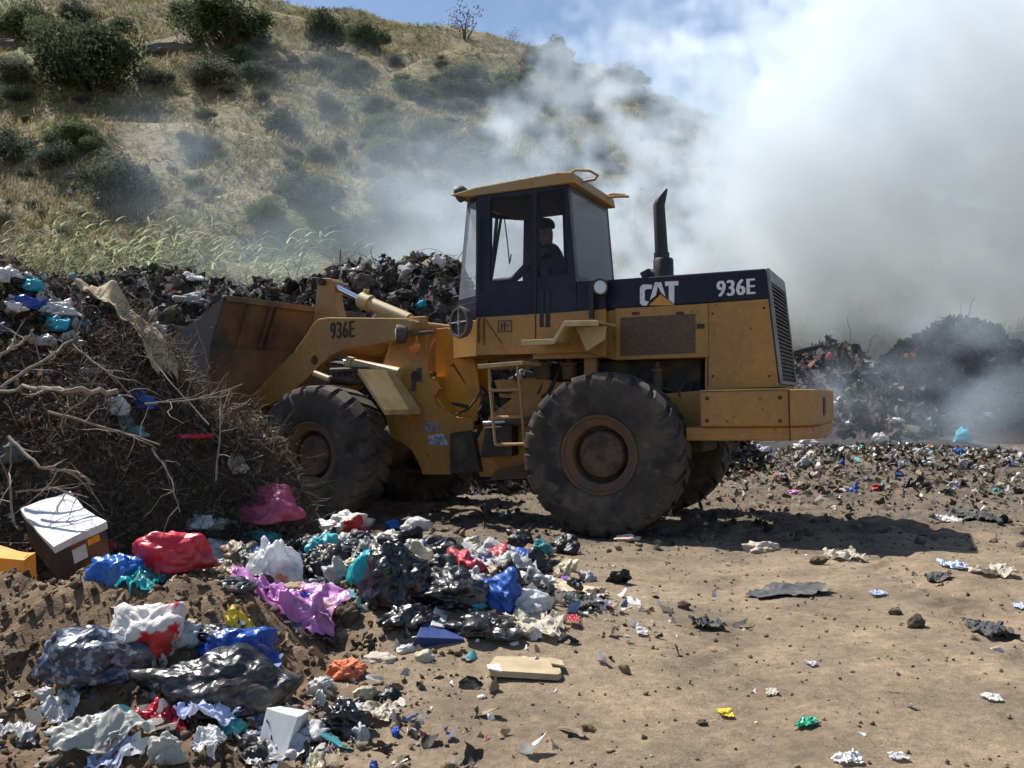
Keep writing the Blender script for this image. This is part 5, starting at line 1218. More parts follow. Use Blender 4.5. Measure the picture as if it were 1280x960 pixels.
S = [
 ('plastic_film', 'lilac pink film spread over the dirt right of the bank', 'plastic film', 366, 775, 128, 36, 'lilac', dict(amp=.10, hump=.03)),
 ('yellow_cloth', 'yellow cloth above the flattened blue sack', 'cloth', 300, 787, 34, 14, 'yellow', dict(amp=.05)),
 ('plastic_film', 'teal sheet under the edge of the crimson bag', 'plastic film', 178, 722, 46, 16, 'teal', dict(amp=.05)),
 ('cloth', 'grey and white cloth over the end of the litter mound', 'cloth', 622, 712, 96, 34, 'grey', dict(amp=.08, hump=.08)),
 ('cloth', 'white sheet between grey cloth and smooth white bag', 'cloth', 650, 728, 80, 20, 'white', dict(amp=.05)),
 ('cloth', 'dark grey rag at the right end of the litter mound', 'cloth', 726, 757, 44, 18, 'dgrey', dict(amp=.05)),
 ('paper_sheet', 'tan paper lying past the purple scrap', 'paper', 722, 740, 76, 12, 'beige', dict(amp=.02)),
 ('paper_sheet', 'pale litter paper at the mound tip beside a red lid', 'paper', 668, 786, 66, 20, 'cream', dict(amp=.03)),
 ('plastic_film', 'long dirty grey film in the lower left corner', 'plastic film', 128, 934, 124, 30, 'greyfilm', dict(amp=.022, rot=.3, hump=.03, dep=.12, lift=.03)),
 ('paper_sheet', 'white paper scrap left of the long grey film', 'paper', 78, 884, 44, 22, 'white', dict(amp=.04)),
 ('paper_sheet', 'crumpled white sheet at the left border', 'paper', 14, 917, 34, 14, 'white', dict(amp=.03)),
 ('magazine', 'blue and white magazine at the bottom edge', 'magazine', 140, 955, 52, 20, 'paleblue', dict(amp=.02, ragged=.05)),
 ('paper_sheet', 'pale blue crumpled paper across the big black sack', 'paper', 266, 912, 84, 26, 'paleblue', dict(amp=.07, rot=.4, lift=.06)),
 ('paper_sheet', 'torn white newspaper below the white carton', 'paper', 345, 945, 84, 20, 'white', dict(amp=.02)),
 ('paper_sheet', 'bright white torn sheet left of the white carton', 'paper', 262, 935, 30, 34, 'white', dict(amp=.05, lift=.03)),
 ('foam_tray', 'white tray behind the charred rag bundle', 'tray', 476, 898, 42, 20, 'cream', dict(amp=.04, lift=.02, ragged=.12)),
 ('cloth', 'dark red strip of cloth under the big black sack', 'cloth', 205, 900, 64, 14, 'red', dict(amp=.04, rot=-.3)),
 ('paper_sheet', 'flat pale yellow card on the open dirt', 'card', 907, 893, 20, 9, 'yellow', dict(amp=.003, ragged=.05)),
 ('plastic_film', 'flat charred black rag on the open dirt', 'rag', 990, 740, 96, 15, 'dgrey', dict(amp=.018)),
 ('plastic_film', 'black burnt scrap at the right edge with a white bit', 'rag', 1236, 788, 52, 20, 'dgrey', dict(amp=.05)),
 ('plastic_film', 'dark crumpled scrap on the dirt left of the small stone', 'rag', 883, 784, 40, 12, 'dgrey', dict(amp=.04)),
 ('plastic_film', 'small green crumpled plastic on the near dirt', 'plastic scrap', 1010, 908, 26, 9, 'green', dict(amp=.04)),
 ('plastic_film', 'shredded white plastic at the bottom edge of the yard', 'plastic scrap', 1060, 954, 34, 12, 'white', dict(amp=.05)),
 ('plastic_film', 'white shreds beside a stick at the bottom edge', 'plastic scrap', 1123, 950, 22, 9, 'white', dict(amp=.04)),
 ('plastic_film', 'pale blue and white wrapper near the end of the shadow', 'wrapper', 1192, 710, 30, 12, 'paleblue', dict(amp=.05)),
 ('plastic_film', 'white torn film beyond the end of the shadow', 'wrapper', 1182, 652, 26, 14, 'white', dict(amp=.08)),
 ('plastic_film', 'grey patch of film on the ground beyond the shadow', 'plastic film', 1222, 648, 60, 12, 'dgrey', dict(amp=.05)),
 ('plastic_film', 'pale tan rags right of the blue and white wrapper', 'rag', 1240, 718, 50, 12, 'cream', dict(amp=.04)),
 ('plastic_film', 'small blue scrap on the dirt in the middle right', 'plastic scrap', 1098, 745, 18, 6, 'paleblue', dict(amp=.02)),
 ('plastic_film', 'dark oval scrap above the blue scrap', 'plastic scrap', 1172, 723, 26, 7, 'dgrey', dict(amp=.02)),
 ('plastic_film', 'light blue scrap at the right border', 'plastic scrap', 1276, 760, 14, 8, 'paleblue', dict(amp=.03)),
 ('paper_sheet', 'small white crumpled paper beside dark pebbles', 'paper', 802, 792, 15, 8, 'white', dict(amp=.04)),
 ('paper_sheet', 'small round white scrap in the middle of the yard', 'paper', 1014, 832, 14, 6, 'white', dict(amp=.02)),
 ('bottle_lid', 'flat white lid on the dirt at the far right', 'lid', 1240, 876, 22, 9, 'white', dict(amp=.006, ragged=.03)),
 ('paper_sheet', 'pale scrap below the flat pale yellow card', 'paper', 965, 870, 14, 6, 'cream', dict(amp=.02)),
 ('paper_sheet', 'pale litter rag at the near edge of the loader shadow', 'paper', 1055, 697, 40, 9, 'cream', dict(amp=.04)),
]
for (nm, lb, ct, px, py, wp, hp2, mt, kw) in S: sheet(nm, lb, ct, px, py, wp, hp2, mt, **kw)
# flat cardboard on the open dirt
p = hit(657, 852, ztop); cb = MB()
cd = tag(empty('flat_cardboard', tuple(p)), 'flattened pale cardboard carton lying alone on the open dirt', 'cardboard')
pts_ = [(-.150, 0), (.14, -.005), (.155, .03), (.152, .20), (.125, .235), (-.13, .23), (-.165, .06)]
def xyprism(mb, base, xy, z0, z1, rz=0):
    n = len(xy); V = [base+np.array([x, y, z0+.012*math.sin(x*30)]) for x, y in xy]+[base+np.array([x, y, z1+.012*math.sin(x*30)]) for x, y in xy]
    mb.add(V, [list(range(n))[::-1], list(range(n, 2*n))]+[[i, (i+1) % n, (i+1) % n+n, i+n] for i in range(n)])
m_cardp = M('weathered_cardboard', (.42, .34, .22), .9, (.33, .25, .15), 9, (.4, .65), .3, 90, bdist=.003)
xyprism(cb, p, pts_, .012, .040); cb.build('carton_panel', m_cardp, cd, bevel=.004)
cb = MB(); xyprism(cb, p, [(-.158, -.006), (-.10, -.004), (-.115, .09), (-.165, .05)], .043, .049); cb.build('flap', m_paper, cd)
cb = MB(); xyprism(cb, p, [(.115, .10), (.17, .09), (.165, .18), (.11, .19)], .043, .05); cb.build('flap', m_cardp, cd)
# upright cartons: top corners as seen, the near foot resting on the ground
def carton(name, label, foot, near_h, top, body, mat_, extra=None):
    p = hit(*foot, ztop); Y0 = p[1]; c4 = [at_depth(x, y, Y0+dy) for x, y, dy in top]
    e = tag(empty(name, tuple(p)), label, 'box'); b = MB(); quad_box(b, c4, near_h*Y0/FPX, .004, 4); b.build(body, mat_, e, bevel=.003); return e, c4, Y0
bx, c4, Y0 = carton('carton', 'dark blue carton tipped over at the foot of the black sacks', (550, 806), 30, [(536, 762, .26), (566, 772, .30), (580, 800, .02), (520, 796, -.05)], 'box_body', m_bluebox)
b = MB(); quad_box(b, [at_depth(545, 758, Y0+.25), at_depth(562, 765, Y0+.28), at_depth(557, 783, Y0+.12), at_depth(540, 780, Y0+.10)], .012, 0, 3); b.build('pale_label', m_paper, bx)
bx, c4, Y0 = carton('small_box', 'small white box with faint print beside the pink bag', (396, 676), 17, [(374, 652, .15), (402, 648, .38), (417, 655, .3), (385, 661, 0)], 'box_body', m_paper)
b = MB()
for k in range(5): b.add(on_face(c4[3], c4[2], (0, 0, -17*Y0/FPX), .28+.09*k, .33+.09*k, .4, .58, .003), QF)
b.build('print_marks', m_decal, bx)
carton('white_carton', 'standing white card carton right of the big black sack', (350, 938), 50, [(334, 884, .06), (362, 880, .26), (388, 890, .2), (372, 896, .0)], 'box_body', m_paper)
# orange tag in the clear bag
sheet('paper_tag', 'small orange tag stuck to the clear white bag', 'tag', 352, 738, 14, 16, 'orange', amp=.02, lift=.08)
sheet('lid', 'red lid on the pale litter paper', 'lid', 716, 781, 16, 6, 'red', amp=.006, lift=.03, ragged=.05)
stone('dark stone standing alone on the open dirt at the right', 1148, 786, 19, 17)
stone('flat dark stone behind the standing stone', 1121, 769, 16, 8)
stone('small dark stone on the dirt in the middle', 856, 762, 15, 10)
stone('dark lump near the edge of the loader shadow', 1024, 706, 20, 10)
stone('small dark lump near the bottom of the yard', 878, 908, 14, 7)
stone('brown rock beside the lilac film', 436, 782, 26, 26)
stone('reddish brick piece behind the litter mound', 664, 694, 20, 12, M('brick_red', (.32, .12, .08), .9), name='brick_piece')
stone('pink and white lump under the rear wheel edge', 786, 678, 30, 8, M('pinkish', (.5, .32, .26), .8, (.7, .66, .6), 20), name='bone_scrap')
# --- on the brush mound
bs = lambda X, Y: np.maximum(brush_h(X, Y)+.10, zrough(X, Y))
for it in [
 ('plastic_bag', 'turquoise bag highest on the left mound', 'plastic bag', 36, 372, 26, 20, 'cyan', dict(cr=.35)),
 ('plastic_bag', 'turquoise torn bag below the white bag on the mound top', 'plastic bag', 68, 422, 30, 24, 'cyan', dict(cr=.4)),
 ('plastic_bag', 'white bag beside the dark box on the mound top', 'plastic bag', 66, 398, 52, 26, 'white', dict(cr=.3)),
 ('plastic_bag', 'pale lump of white plastic at the left border of the mound top', 'plastic bag', 4, 362, 34, 28, 'white', dict(cr=.3)),
 ('rubbish_sack', 'dark navy box-like sack on the mound top', 'rubbish sack', 26, 394, 36, 24, 'deepblue', dict(cr=.12)),
 ('plastic_bag', 'small clear bag below the turquoise torn bag', 'plastic bag', 52, 436, 28, 20, 'greyfilm', {}),
 ('plastic_bag', 'white bag hanging in the middle of the brushwood', 'plastic bag', 143, 526, 30, 30, 'white', {}),
 ('plastic_bag', 'blue bag right of the white bag in the brushwood', 'plastic bag', 176, 520, 30, 22, 'blue', dict(cr=.3)),
 ('plastic_bag', 'grey green bag below the blue bag in the brushwood', 'plastic bag', 160, 556, 38, 22, 'tealgrey', {}),
 ('plastic_bag', 'pale crumpled wrapper at the right foot of the brushwood', 'wrapper', 297, 600, 24, 18, 'cream', {}),
 ('rubbish_sack', 'dark grey bag at the left border of the brushwood', 'rubbish sack', 6, 590, 36, 34, 'dgrey', {}),
]:
    nm, lb, ct, px, py, wp, hp2, mt, kw = it; bag(nm, lb, ct, px, py, wp, hp2, mt, surf=bs, **kw)
sheet('sacking', 'long beige sacking hanging over the shoulder of the mound', 'sacking', 160, 412, 128, 30, m_cardp, rot=-.25, amp=.05, dep=.26, surf=bs, lift=.10, ragged=.2, n=60)
b = MB(); p0, p1 = hit(226, 551, bs), hit(268, 549, bs); b.tube([p0+np.array([0, -.05, .03]), p1+np.array([0, -.05, .03])], .022, 12)
tb = tag(b.build('cardboard_tube', PL['red'], None, smooth=True, loc=tuple(p0)), 'pink red tube lying in the brushwood left of the front wheel', 'tube')
# branches: each a tapering, forking limb
def branch(label, pts, r, Y, seed, forks=4, mat=m_wood):
    rs = np.random.RandomState(seed); ctrl = [at_depth(px, py, Y+dy) for px, py, dy in pts]
    P_ = []
    for i in range(len(ctrl)-1):
        for t in np.linspace(0, 1, 6, endpoint=False): P_.append(ctrl[i]*(1-t)+ctrl[i+1]*t+rs.normal(size=3)*r*.35)
    P_.append(ctrl[-1]); n = len(P_); r *= .75; b = MB(); b.tube(P_, list(np.linspace(r, r*.45, n)), 8)
    for k in range(forks):
        i = rs.randint(2, n-1); d = P_[min(i+1, n-1)]-P_[i-1]; d = d/np.linalg.norm(d)*.5+rs.normal(size=3)*.6; d /= np.linalg.norm(d); L_ = rs.uniform(.15, .45); q = [P_[i]]
        for s_ in range(5): d = d+rs.normal(size=3)*.25; d /= np.linalg.norm(d); q.append(q[-1]+d*L_/5)
        b.tube(q, list(np.linspace(r*.5, r*.12, 6)), 6)
    o = b.build('branch', mat, None, smooth=True, loc=tuple(ctrl[0])); tag(o, label, 'branch')
branch('thick pale branch with a cut end lying across the brushwood', [(145, 488, 0), (80, 487, -.05), (30, 484, .1), (-30, 500, .2)], .022, 5.3, 1, 5)
branch('grey branch rising to the left border of the brushwood', [(-20, 460, 0), (25, 430, .1), (42, 412, .2)], .016, 5.6, 2, 3)
branch('thin brown branch sloping up over the mound', [(0, 485, 0), (70, 440, .1), (100, 415, .3)], .014, 5.5, 3, 5)
branch('forked pale branch in the lower brushwood', [(10, 545, 0), (48, 583, -.1), (95, 590, 0), (118, 606, 0)], .014, 5.0, 4, 6)
branch('upright pale stick at the lower left of the brushwood', [(17, 655, 0), (12, 600, .05), (14, 545, .1)], .010, 4.9, 5, 3)
branch('grey stick crossing the brushwood beneath the beige sacking', [(60, 515, 0), (150, 540, .1), (200, 556, .1)], .012, 5.3, 6, 6)
branch('long twig reaching from the mound to the bucket', [(180, 505, 0), (245, 500, .1), (303, 480, .2)], .009, 6.0, 7, 5)
branch('thin stick leaning on the bucket edge', [(262, 460, 0), (243, 402, .1), (252, 396, .1)], .007, 7.4, 8, 1)
branch('thin pale stem standing at the right end of the mound', [(270, 600, 0), (275, 540, 0), (276, 492, .1)], .009, 6.1, 9, 8)
branch('leaning stick over the upper right of the mound', [(260, 530, 0), (215, 480, .1), (180, 440, .3)], .010, 6.2, 10, 7)
branch('crooked stick over the middle of the mound', [(90, 430, 0), (140, 470, -.1), (170, 500, -.1)], .009, 5.7, 11, 6)
branch('curved stick beside the hanging white bag', [(190, 560, 0), (215, 600, -.1), (225, 640, -.2)], .008, 5.4, 12, 6)
branch('pale stick just above the tilted carton', [(20, 615, 0), (70, 610, 0), (110, 622, 0)], .009, 5.2, 13, 5)
# --- on the long heap and in the belt
ha = lambda X, Y: np.maximum(heapA(X, Y), zrough(X, Y))
for lb, px, py, wp, hp2, mt in [
 ('turquoise scrap on the heap left of the cab', 527, 386, 16, 12, 'cyan'), ('white bag on the heap near the cab corner', 560, 372, 20, 14, 'white'), ('blue bag on the heap top behind the tilt cylinder', 478, 338, 18, 10, 'deepblue'),
 ('pink and white scraps on the heap beside the cab', 522, 370, 22, 12, 'redwhite'), ('white torn bag along the heap top', 432, 342, 40, 10, 'white'), ('dark blue plastic on the heap ridge', 447, 328, 22, 9, 'deepblue'),
 ('grey sack on the heap behind the bucket', 224, 385, 60, 26, 'grey'), ('pale grey lump on the heap peak left', 160, 352, 26, 20, 'grey')]:
    bag('plastic_bag', lb, 'plastic bag', px, py, wp, hp2, mt, surf=ha, cr=.35)
hd_ = lambda X, Y: np.maximum(heapD(X, Y), zrough(X, Y))
for lb, px, py, wp, hp2, mt in [
 ('round white container in the litter belt right of the loader', 1104, 557, 20, 16, 'white'), ('bright blue and white wrapper in the litter belt', 1206, 556, 22, 22, 'cyan'), ('large white bag at the top of the litter belt', 1130, 532, 32, 12, 'white'),
 ('pale blue bag at the top edge of the litter belt', 1240, 527, 18, 12, 'paleblue'), ('white sack just behind the loader tail', 1042, 512, 24, 12, 'white'), ('white bottle heap below the counterweight', 950, 572, 34, 22, 'white'),
 ('blue scrap below the counterweight', 934, 560, 12, 8, 'blue'), ('grey white bag right below the counterweight', 1012, 560, 26, 12, 'greyfilm'), ('purple scrap on the ground behind the rear wheel', 995, 617, 16, 8, 'lilac'),
 ('red wrapper in the litter belt', 1100, 526, 16, 7, 'red'), ('crumpled white bag in the upper litter belt', 1068, 535, 20, 12, 'white'), ('pink scrap on the smouldering heap', 1040, 453, 14, 12, 'pink'), ('reddish scraps on the larger smouldering heap', 1144, 452, 20, 14, 'orange')]:
    bag('plastic_bag', lb, 'plastic bag', px, py, wp, hp2, mt, surf=hd_, cr=.35)
b = MB(); b.tube([at_depth(978, 446, 15), at_depth(1005, 438, 15.2), at_depth(1027, 432, 15.4)], [.06, .05, .03], 8)
for q in ((992, 442), ): b.tube([at_depth(992, 442, 15.1), at_depth(975, 500, 16.2)], [.04, .05], 6)
tag(b.build('charred_branch', m_black, None, smooth=True, loc=tuple(at_depth(980, 446, 15))), 'charred branch sticking up behind the loader tail', 'branch')
b = MB(); q = [hit(x, y, ztop)+np.array([0, 0, .02]) for x, y in ((1225, 562), (1255, 566), (1290, 576))]; b.tube(q, .02, 6)
tag(b.build('hose', m_black, None, smooth=True, loc=tuple(q[0])), 'thin dark hose on the ground at the right edge', 'hose')
# ------------------------------------------------------------------ vegetation
def leaf_mat(name, tl=.35, rough=.6):
    return M(name, (1, 1, 1), rough, attr=True, transl=tl, spec=.15)
m_leaf = leaf_mat('shrub_leaves', .3, .8); m_straw = leaf_mat('dry_grass_blades', .3, .7); m_reed = leaf_mat('reed_leaves', .45, .35)
m_bark = M('shrub_bark', (.09, .07, .055), .95, (.05, .04, .03), 9)
def crown_mesh(name, seed, n, base, lobes=9, leaf=.05, flat=.85, sparse=0):
    rs = np.random.RandomState(seed)
    L_ = rs.normal(size=(lobes, 3)); L_ /= np.linalg.norm(L_, axis=1)[:, None]; L_ *= rs.uniform(.1, .42, (lobes, 1)); L_[:, 2] = np.abs(L_[:, 2])*1.1-.06
    R_ = rs.uniform(.09, .27, lobes); i = rs.randint(0, lobes, n)
    d = rs.normal(size=(n, 3)); d /= np.linalg.norm(d, axis=1)[:, None]
    C = L_[i]+d*(R_[i]*rs.rand(n)**.42)[:, None]; C += rs.normal(size=(n, 3))*.018
    C[:, 2] = np.maximum(C[:, 2]*flat+.25, .015+.05*rs.rand(n))
    Rm = rot_mats(rs, n); s = leaf*rs.uniform(.5, 1.3, n)
    T = np.array([[-.5, -.22, 0], [.1, -.3, .08], [.55, .0, 0], [-.05, .3, .08]])
    V = (np.einsum('nij,kj->nki', Rm, T)*s[:, None, None]+C[:, None]).reshape(-1, 3)
    F = (np.arange(n)*4)[:, None]+np.arange(4)[None]
    c = np.array(base)[None]*(rs.uniform(.6, 1.5, (n, 1)))*rs.uniform(.75, 1.3, lobes)[i][:, None]
    return V, F, np.repeat(np.clip(c, 0, 1), 4, 0)
def make_shrub(name, seed, base, loc, label, cat, n=2600, leaf=.05, **k):
    e = tag(empty(name, (0, 0, 0)), label, cat)
    V, F, c = crown_mesh('crown', seed, n, base, leaf=leaf, **k)
    mk('crown', V, F, m_leaf, e, cols=c)
    rs = np.random.RandomState(seed+50); b = MB()
    for q in range(5):
        a = rs.rand()*6.3; d = np.array([math.cos(a)*.5, math.sin(a)*.5, 1.0]); P_ = [np.array([0, 0, -.05])]
        for s_ in range(6): d = d+rs.normal(size=3)*.18; P_.append(P_[-1]+d*.062)
        b.tube(P_, list(np.linspace(.026, .006, 7)), 5)
    b.build('trunk', m_bark, e, smooth=True); e.location = loc; return e
rs = np.random.RandomState(77)
kinds = []
GR = [(.070, .09, .048), (.095, .115, .056), (.115, .135, .066), (.13, .15, .05), (.15, .16, .115), (.10, .115, .085)]
for k in range(6): kinds.append(make_shrub('shrub', 20+k, GR[k], (0, 0, 0), 'x', 'shrub', n=9000, lobes=15+k*2, leaf=.036))
bare = make_shrub('shrub', 40, (.07, .06, .045), (0, 0, 0), 'x', 'shrub', n=420, lobes=14, leaf=.04)
used = [False]*7
def put_shrub(k, px, py, wpx, label, group=None, hk=.85, loc=None, W=None):
    p = hit(px, py, zall) if loc is None else loc
    if p[2] > float(hill_h(p[:1], p[1:2])[0])+.3:      # missed the ridge: stand it on the crest
        x_ = ray(px, py)[0]*76; p = np.array([x_, 76.0, float(hill_h(np.array([x_]), np.array([76.0]))[0])])
    W = wpx*p[1]/FPX if W is None else W; s = W/.80
    src = kinds[k] if k < 6 else bare
    rz = rs.rand()*6.3; sc_ = (s, s, s*hk*1.15)
    if not used[k]:
        used[k] = True; o = src; o.location = tuple(p-np.array([0, 0, .05*s])); o.rotation_euler = (0, 0, rz); o.scale = sc_; o['label'] = label
        if group: o['group'] = group
    else: o = copy_thing(src, tuple(p-np.array([0, 0, .05*s])), rz, sc_, label, group)
    if not group and 'group' in o.keys(): del o['group']
    return o
for q in [
 (0, 112, 118, 118, 'largest dark round tree on the upper left of the hill', 1.0), (0, 292, 52, 118, 'broad dark tree clump on the skyline left of centre', .6), (1, 240, 40, 60, 'rounded dark shrub left of the broad skyline clump', .8),
 (0, 405, 62, 56, 'tall dark shrub on the skyline above the boom', 1.1), (1, 460, 64, 52, 'dark shrub right of the tall skyline shrub', .8), (6, 583, 50, 46, 'bare twiggy tree on the skyline over the cab', 1.2), (1, 694, 60, 34, 'round dark bush on the descending skyline', .9),
 (1, 775, 80, 34, 'dark bush low on the skyline beside the smoke', .9), (6, 640, 52, 20, 'tiny leafless shrub on the skyline', 1.1), (1, 30, 50, 70, 'dark shrub in the top left corner', .8), (2, 62, 56, 60, 'grey green shrub beside the corner shrub', .8), (5, 100, 30, 44, 'dark shrub above the largest round tree', .8),
 (4, 15, 106, 56, 'pale grey green shrub on the left border', .9), (5, 194, 108, 46, 'dark low shrub right of the largest tree', .7), (5, 146, 254, 92, 'large dark shrub above the reeds on the left', .85), (2, 88, 184, 56, 'green shrub above the large dark shrub', .9),
 (5, 18, 206, 62, 'dark shrub on the left border halfway up', .9), (5, 68, 214, 58, 'low grey green shrub left of the large dark one', .8), (2, 116, 194, 42, 'small green shrub beside the halfway shrubs', .8), (0, 355, 172, 50, 'compact dark shrub in the middle of the slope', .95),
 (4, 262, 106, 60, 'pale shrub on the rocky ledge', .7), (2, 300, 80, 36, 'bright green bush on the rocky ledge', .9), (4, 325, 102, 46, 'grey green shrub below the rocky ledge', .7), (0, 394, 88, 22, 'small dark bush right of the ledge', 1), (4, 236, 182, 30, 'greyish shrub in thin smoke on the slope', .8),
 (5, 262, 188, 28, 'small dark shrub in thin smoke', .8), (5, 370, 250, 56, 'dark shrub half hidden by blue smoke', .8), (5, 412, 254, 34, 'low shrub right of the smoke hidden shrub', .7), (4, 2, 285, 30, 'dark bush at the left border above the reeds', .9), (3, 480, 200, 50, 'yellow green bush on the smoky slope', .8),
 (4, 262, 246, 30, 'small grey bush above the reeds', .6), (1, 100, 240, 26, 'small dark bush left of the large dark shrub', .6), (5, 20, 128, 36, 'greyish shrub below the pale border shrub', .8)]:
    put_shrub(q[0], q[1], q[2], q[3], q[4], hk=q[5])
TINT = {1: 'deep green', 2: 'mid green', 3: 'yellow green', 4: 'pale grey green', 5: 'dull grey'}
def zone_label(k, px, py):
    a = 'just under the skyline' if py < 95 else 'on the middle slope' if py < 190 else 'on the lower slope'
    b_ = 'over the brush mound' if px < 240 else 'above the bucket and boom' if px < 560 else 'behind the cab in smoke' if px < 800 else 'inside the thick smoke'
    return TINT[k]+' shrub '+a+' '+b_
for k in range(130):
    px, py = rs.normal(590, 120), rs.uniform(75, 300)
    if px < 400 and py < 90: continue
    k_ = rs.choice([1, 2, 2, 3, 4, 4, 5]); gl = zone_label(k_, px, py)
    put_shrub(k_, px, py, rs.uniform(20, 58)*(.55+.35*py/200), gl, gl.replace('shrub', 'shrubs'), hk=rs.uniform(.6, .95))
for k in range(60):
    px, py = rs.uniform(-20, 480), rs.uniform(20, 300)
    k_ = rs.choice([1, 2, 4, 4, 5, 5]); gl = zone_label(k_, px, py)
    put_shrub(k_, px, py, rs.uniform(10, 26), gl, gl.replace('shrub', 'shrubs'), hk=rs.uniform(.6, .9))
for k in range(30):
    px, py = rs.uniform(800, 1300), rs.uniform(130, 300)
    k_ = rs.choice([1, 4, 5]); gl = zone_label(k_, px, py)
    put_shrub(k_, px, py, rs.uniform(20, 50), gl, gl.replace('shrub', 'shrubs'), hk=rs.uniform(.6, .9))
# dry grass on the hill
def blades(name, P, h, cols, seed, mat, nb=5, wd=.10, lean=(.25, 0), spread=.45):
    rs = np.random.RandomState(seed); n = len(P); N_ = n*nb
    B = np.repeat(P, nb, 0)+np.concatenate([rs.normal(size=(N_, 2))*.12*np.repeat(h, nb)[:, None], np.zeros((N_, 1))], 1); H = np.repeat(h, nb)*rs.uniform(.6, 1.2, N_)
    d = rs.normal(size=(N_, 3))*spread+np.array([lean[0], lean[1], 1.0]); d /= np.linalg.norm(d, axis=1)[:, None]
    a = rs.rand(N_)*6.3; s = np.stack([np.cos(a), np.sin(a), a*0], 1)*(H*wd)[:, None]
    mid = B+d*(H*.55)[:, None]; tip = mid+(d+np.array([lean[0]*1.2, 0, -.25]))*(H*.5)[:, None]
    V = np.stack([B-s*.6, B+s*.6, mid+s, tip, mid-s], 1).reshape(-1, 3)
    F = []; i = np.arange(N_)*5
    F = np.concatenate([np.stack([i, i+1, i+2, i+4], 1)], 0)
    F2 = np.stack([i+4, i+2, i+3, i+3], 1)
    # tip triangle written as a thin quad
    V = np.concatenate([V, (tip+s*.15)], 0); j = 5*N_+np.arange(N_); F2 = np.stack([i+4, i+2, j, i+3], 1)
    c = pal(rs, n, cols); c = np.repeat(c, nb, 0); c5 = np.repeat(c, 5, 0)
    return mk(name, V, np.concatenate([F, F2]), mat, cols=np.concatenate([c5, c], 0))
STRAW = [(.31, .25, .135, 5), (.24, .20, .105, 4), (.18, .17, .08, 3), (.14, .15, .06, 2.5), (.36, .29, .17, 2)]
def hd(X, Y): return sstep(-.55, .35, fbm(X*.12, Y*.12, 1.1, 3)+.1)*(np.abs(X) < Y*.64+4)
P = scatter(rs, 100000, -52, 60, 24, 82, hill_h, lambda X, Y: hd(X, Y)*(30/Y)**.8)
tag(blades('hill_grass', P, .14+.30*rs.rand(len(P))**2, STRAW, 3, m_straw, nb=4, wd=.055), 'dry straw coloured grass covering the hillside', 'grass', kind='stuff')
P = scatter(rs, 5200, -52, 60, 24, 82, hill_h, lambda X, Y: sstep(.05, .35, fbm(X*.09+9, Y*.09, 4.1, 3))*(np.abs(X) < Y*.64+4))
tag(blades('green_grass', P, .16+.26*rs.rand(len(P)), [(.10, .12, .035, 3), (.15, .16, .045, 1)], 4, m_straw, nb=6, wd=.08), 'olive green herbs in patches on the hillside', 'herbs', kind='stuff')
# rock outcrops of the ledge
m_rock = M('grey_rock', (.20, .175, .16), .9, (.12, .10, .09), 1.5, (.4, .6), .8, 4, bdist=.2)
for lb, px, py, wp, hp2 in [('long pinkish rock ledge on the upper slope', 222, 66, 80, 12), ('flat rock right of the long ledge', 268, 74, 30, 8), ('rock slab on the left border high on the slope', 8, 58, 46, 9), ('flat rock below the skyline clump', 340, 82, 40, 8), ('small pale rock below the halfway shrubs', 90, 221, 20, 6), ('rock step right of the small dark bush', 372, 84, 30, 7)]:
    p = hit(px, py, zall); W = wp*p[1]/FPX; H = hp2*p[1]/FPX; sd = wp
    r = 1+.35*fbm(ICO4[:, 0]*1.5+sd, ICO4[:, 1]*1.5, ICO4[:, 2]*1.5, 3); V = ICO4*r[:, None]*np.array([W/2, W*.3, H*.8])
    tag(mk('rock', V+p, ICOF4, m_rock, smooth=False, loc=tuple(p)), lb, 'rock')
# --- reeds
def reed_geo(seed, H=4.3):
    rs = np.random.RandomState(seed); lean = np.array([.10, .02, 1.0]); st = [np.array([0, 0, 0.])]; d = lean+rs.normal(size=3)*.05
    for k in range(10): d = d+np.array([.018, 0, 0]); st.append(st[-1]+d/np.linalg.norm(d)*H/10)
    V = []; F = []; C = []
    for k in range(17):
        t = .22+.76*k/17; i = int(t*10); p = st[i]*(1-(t*10-i))+st[i+1]*(t*10-i); a = rs.uniform(-1.2, 1.2)+(math.pi if rs.rand() < .25 else 0)
        hd_ = np.array([math.cos(a), math.sin(a)*.8, 0]); L_ = rs.uniform(.5, .85); w_ = .024; sd = np.cross(hd_, [0, 0, 1]); b0 = len(V); up = rs.uniform(.5, 1.1)
        for j in range(7):
            u = j/6; q = p+hd_*L_*u+np.array([.12*u*u, 0, L_*(up*u-1.0*u*u)]); ww = w_*(1-u)**.6+.002; V += [q-sd*ww, q+sd*ww]
        F += [[b0+2*j, b0+2*j+1, b0+2*j+3, b0+2*j+2] for j in range(6)]
        c = np.array([.36, .41, .25])*rs.uniform(.4, 1.6); C += [c]*14
    return st, np.array(V), F, np.array(C)
def make_reed(seed):
    e = tag(empty('reed', (0, 0, 0)), 'tall pale reed leaning right', 'reed'); st, V, F, C = reed_geo(seed)
    b = MB(); b.tube(st, list(np.linspace(.018, .006, 11)), 6); b.build('stem', M('reed_stem', (.22, .24, .12), .6), e, smooth=True)
    mk('leaves', V, F, m_reed, e, cols=np.clip(C, 0, 1)); return e
reeds = [make_reed(s) for s in (1, 2, 3, 4)]; ru = [0]*4
gx = 'tall pale reed with windblown leaves behind the refuse heap'
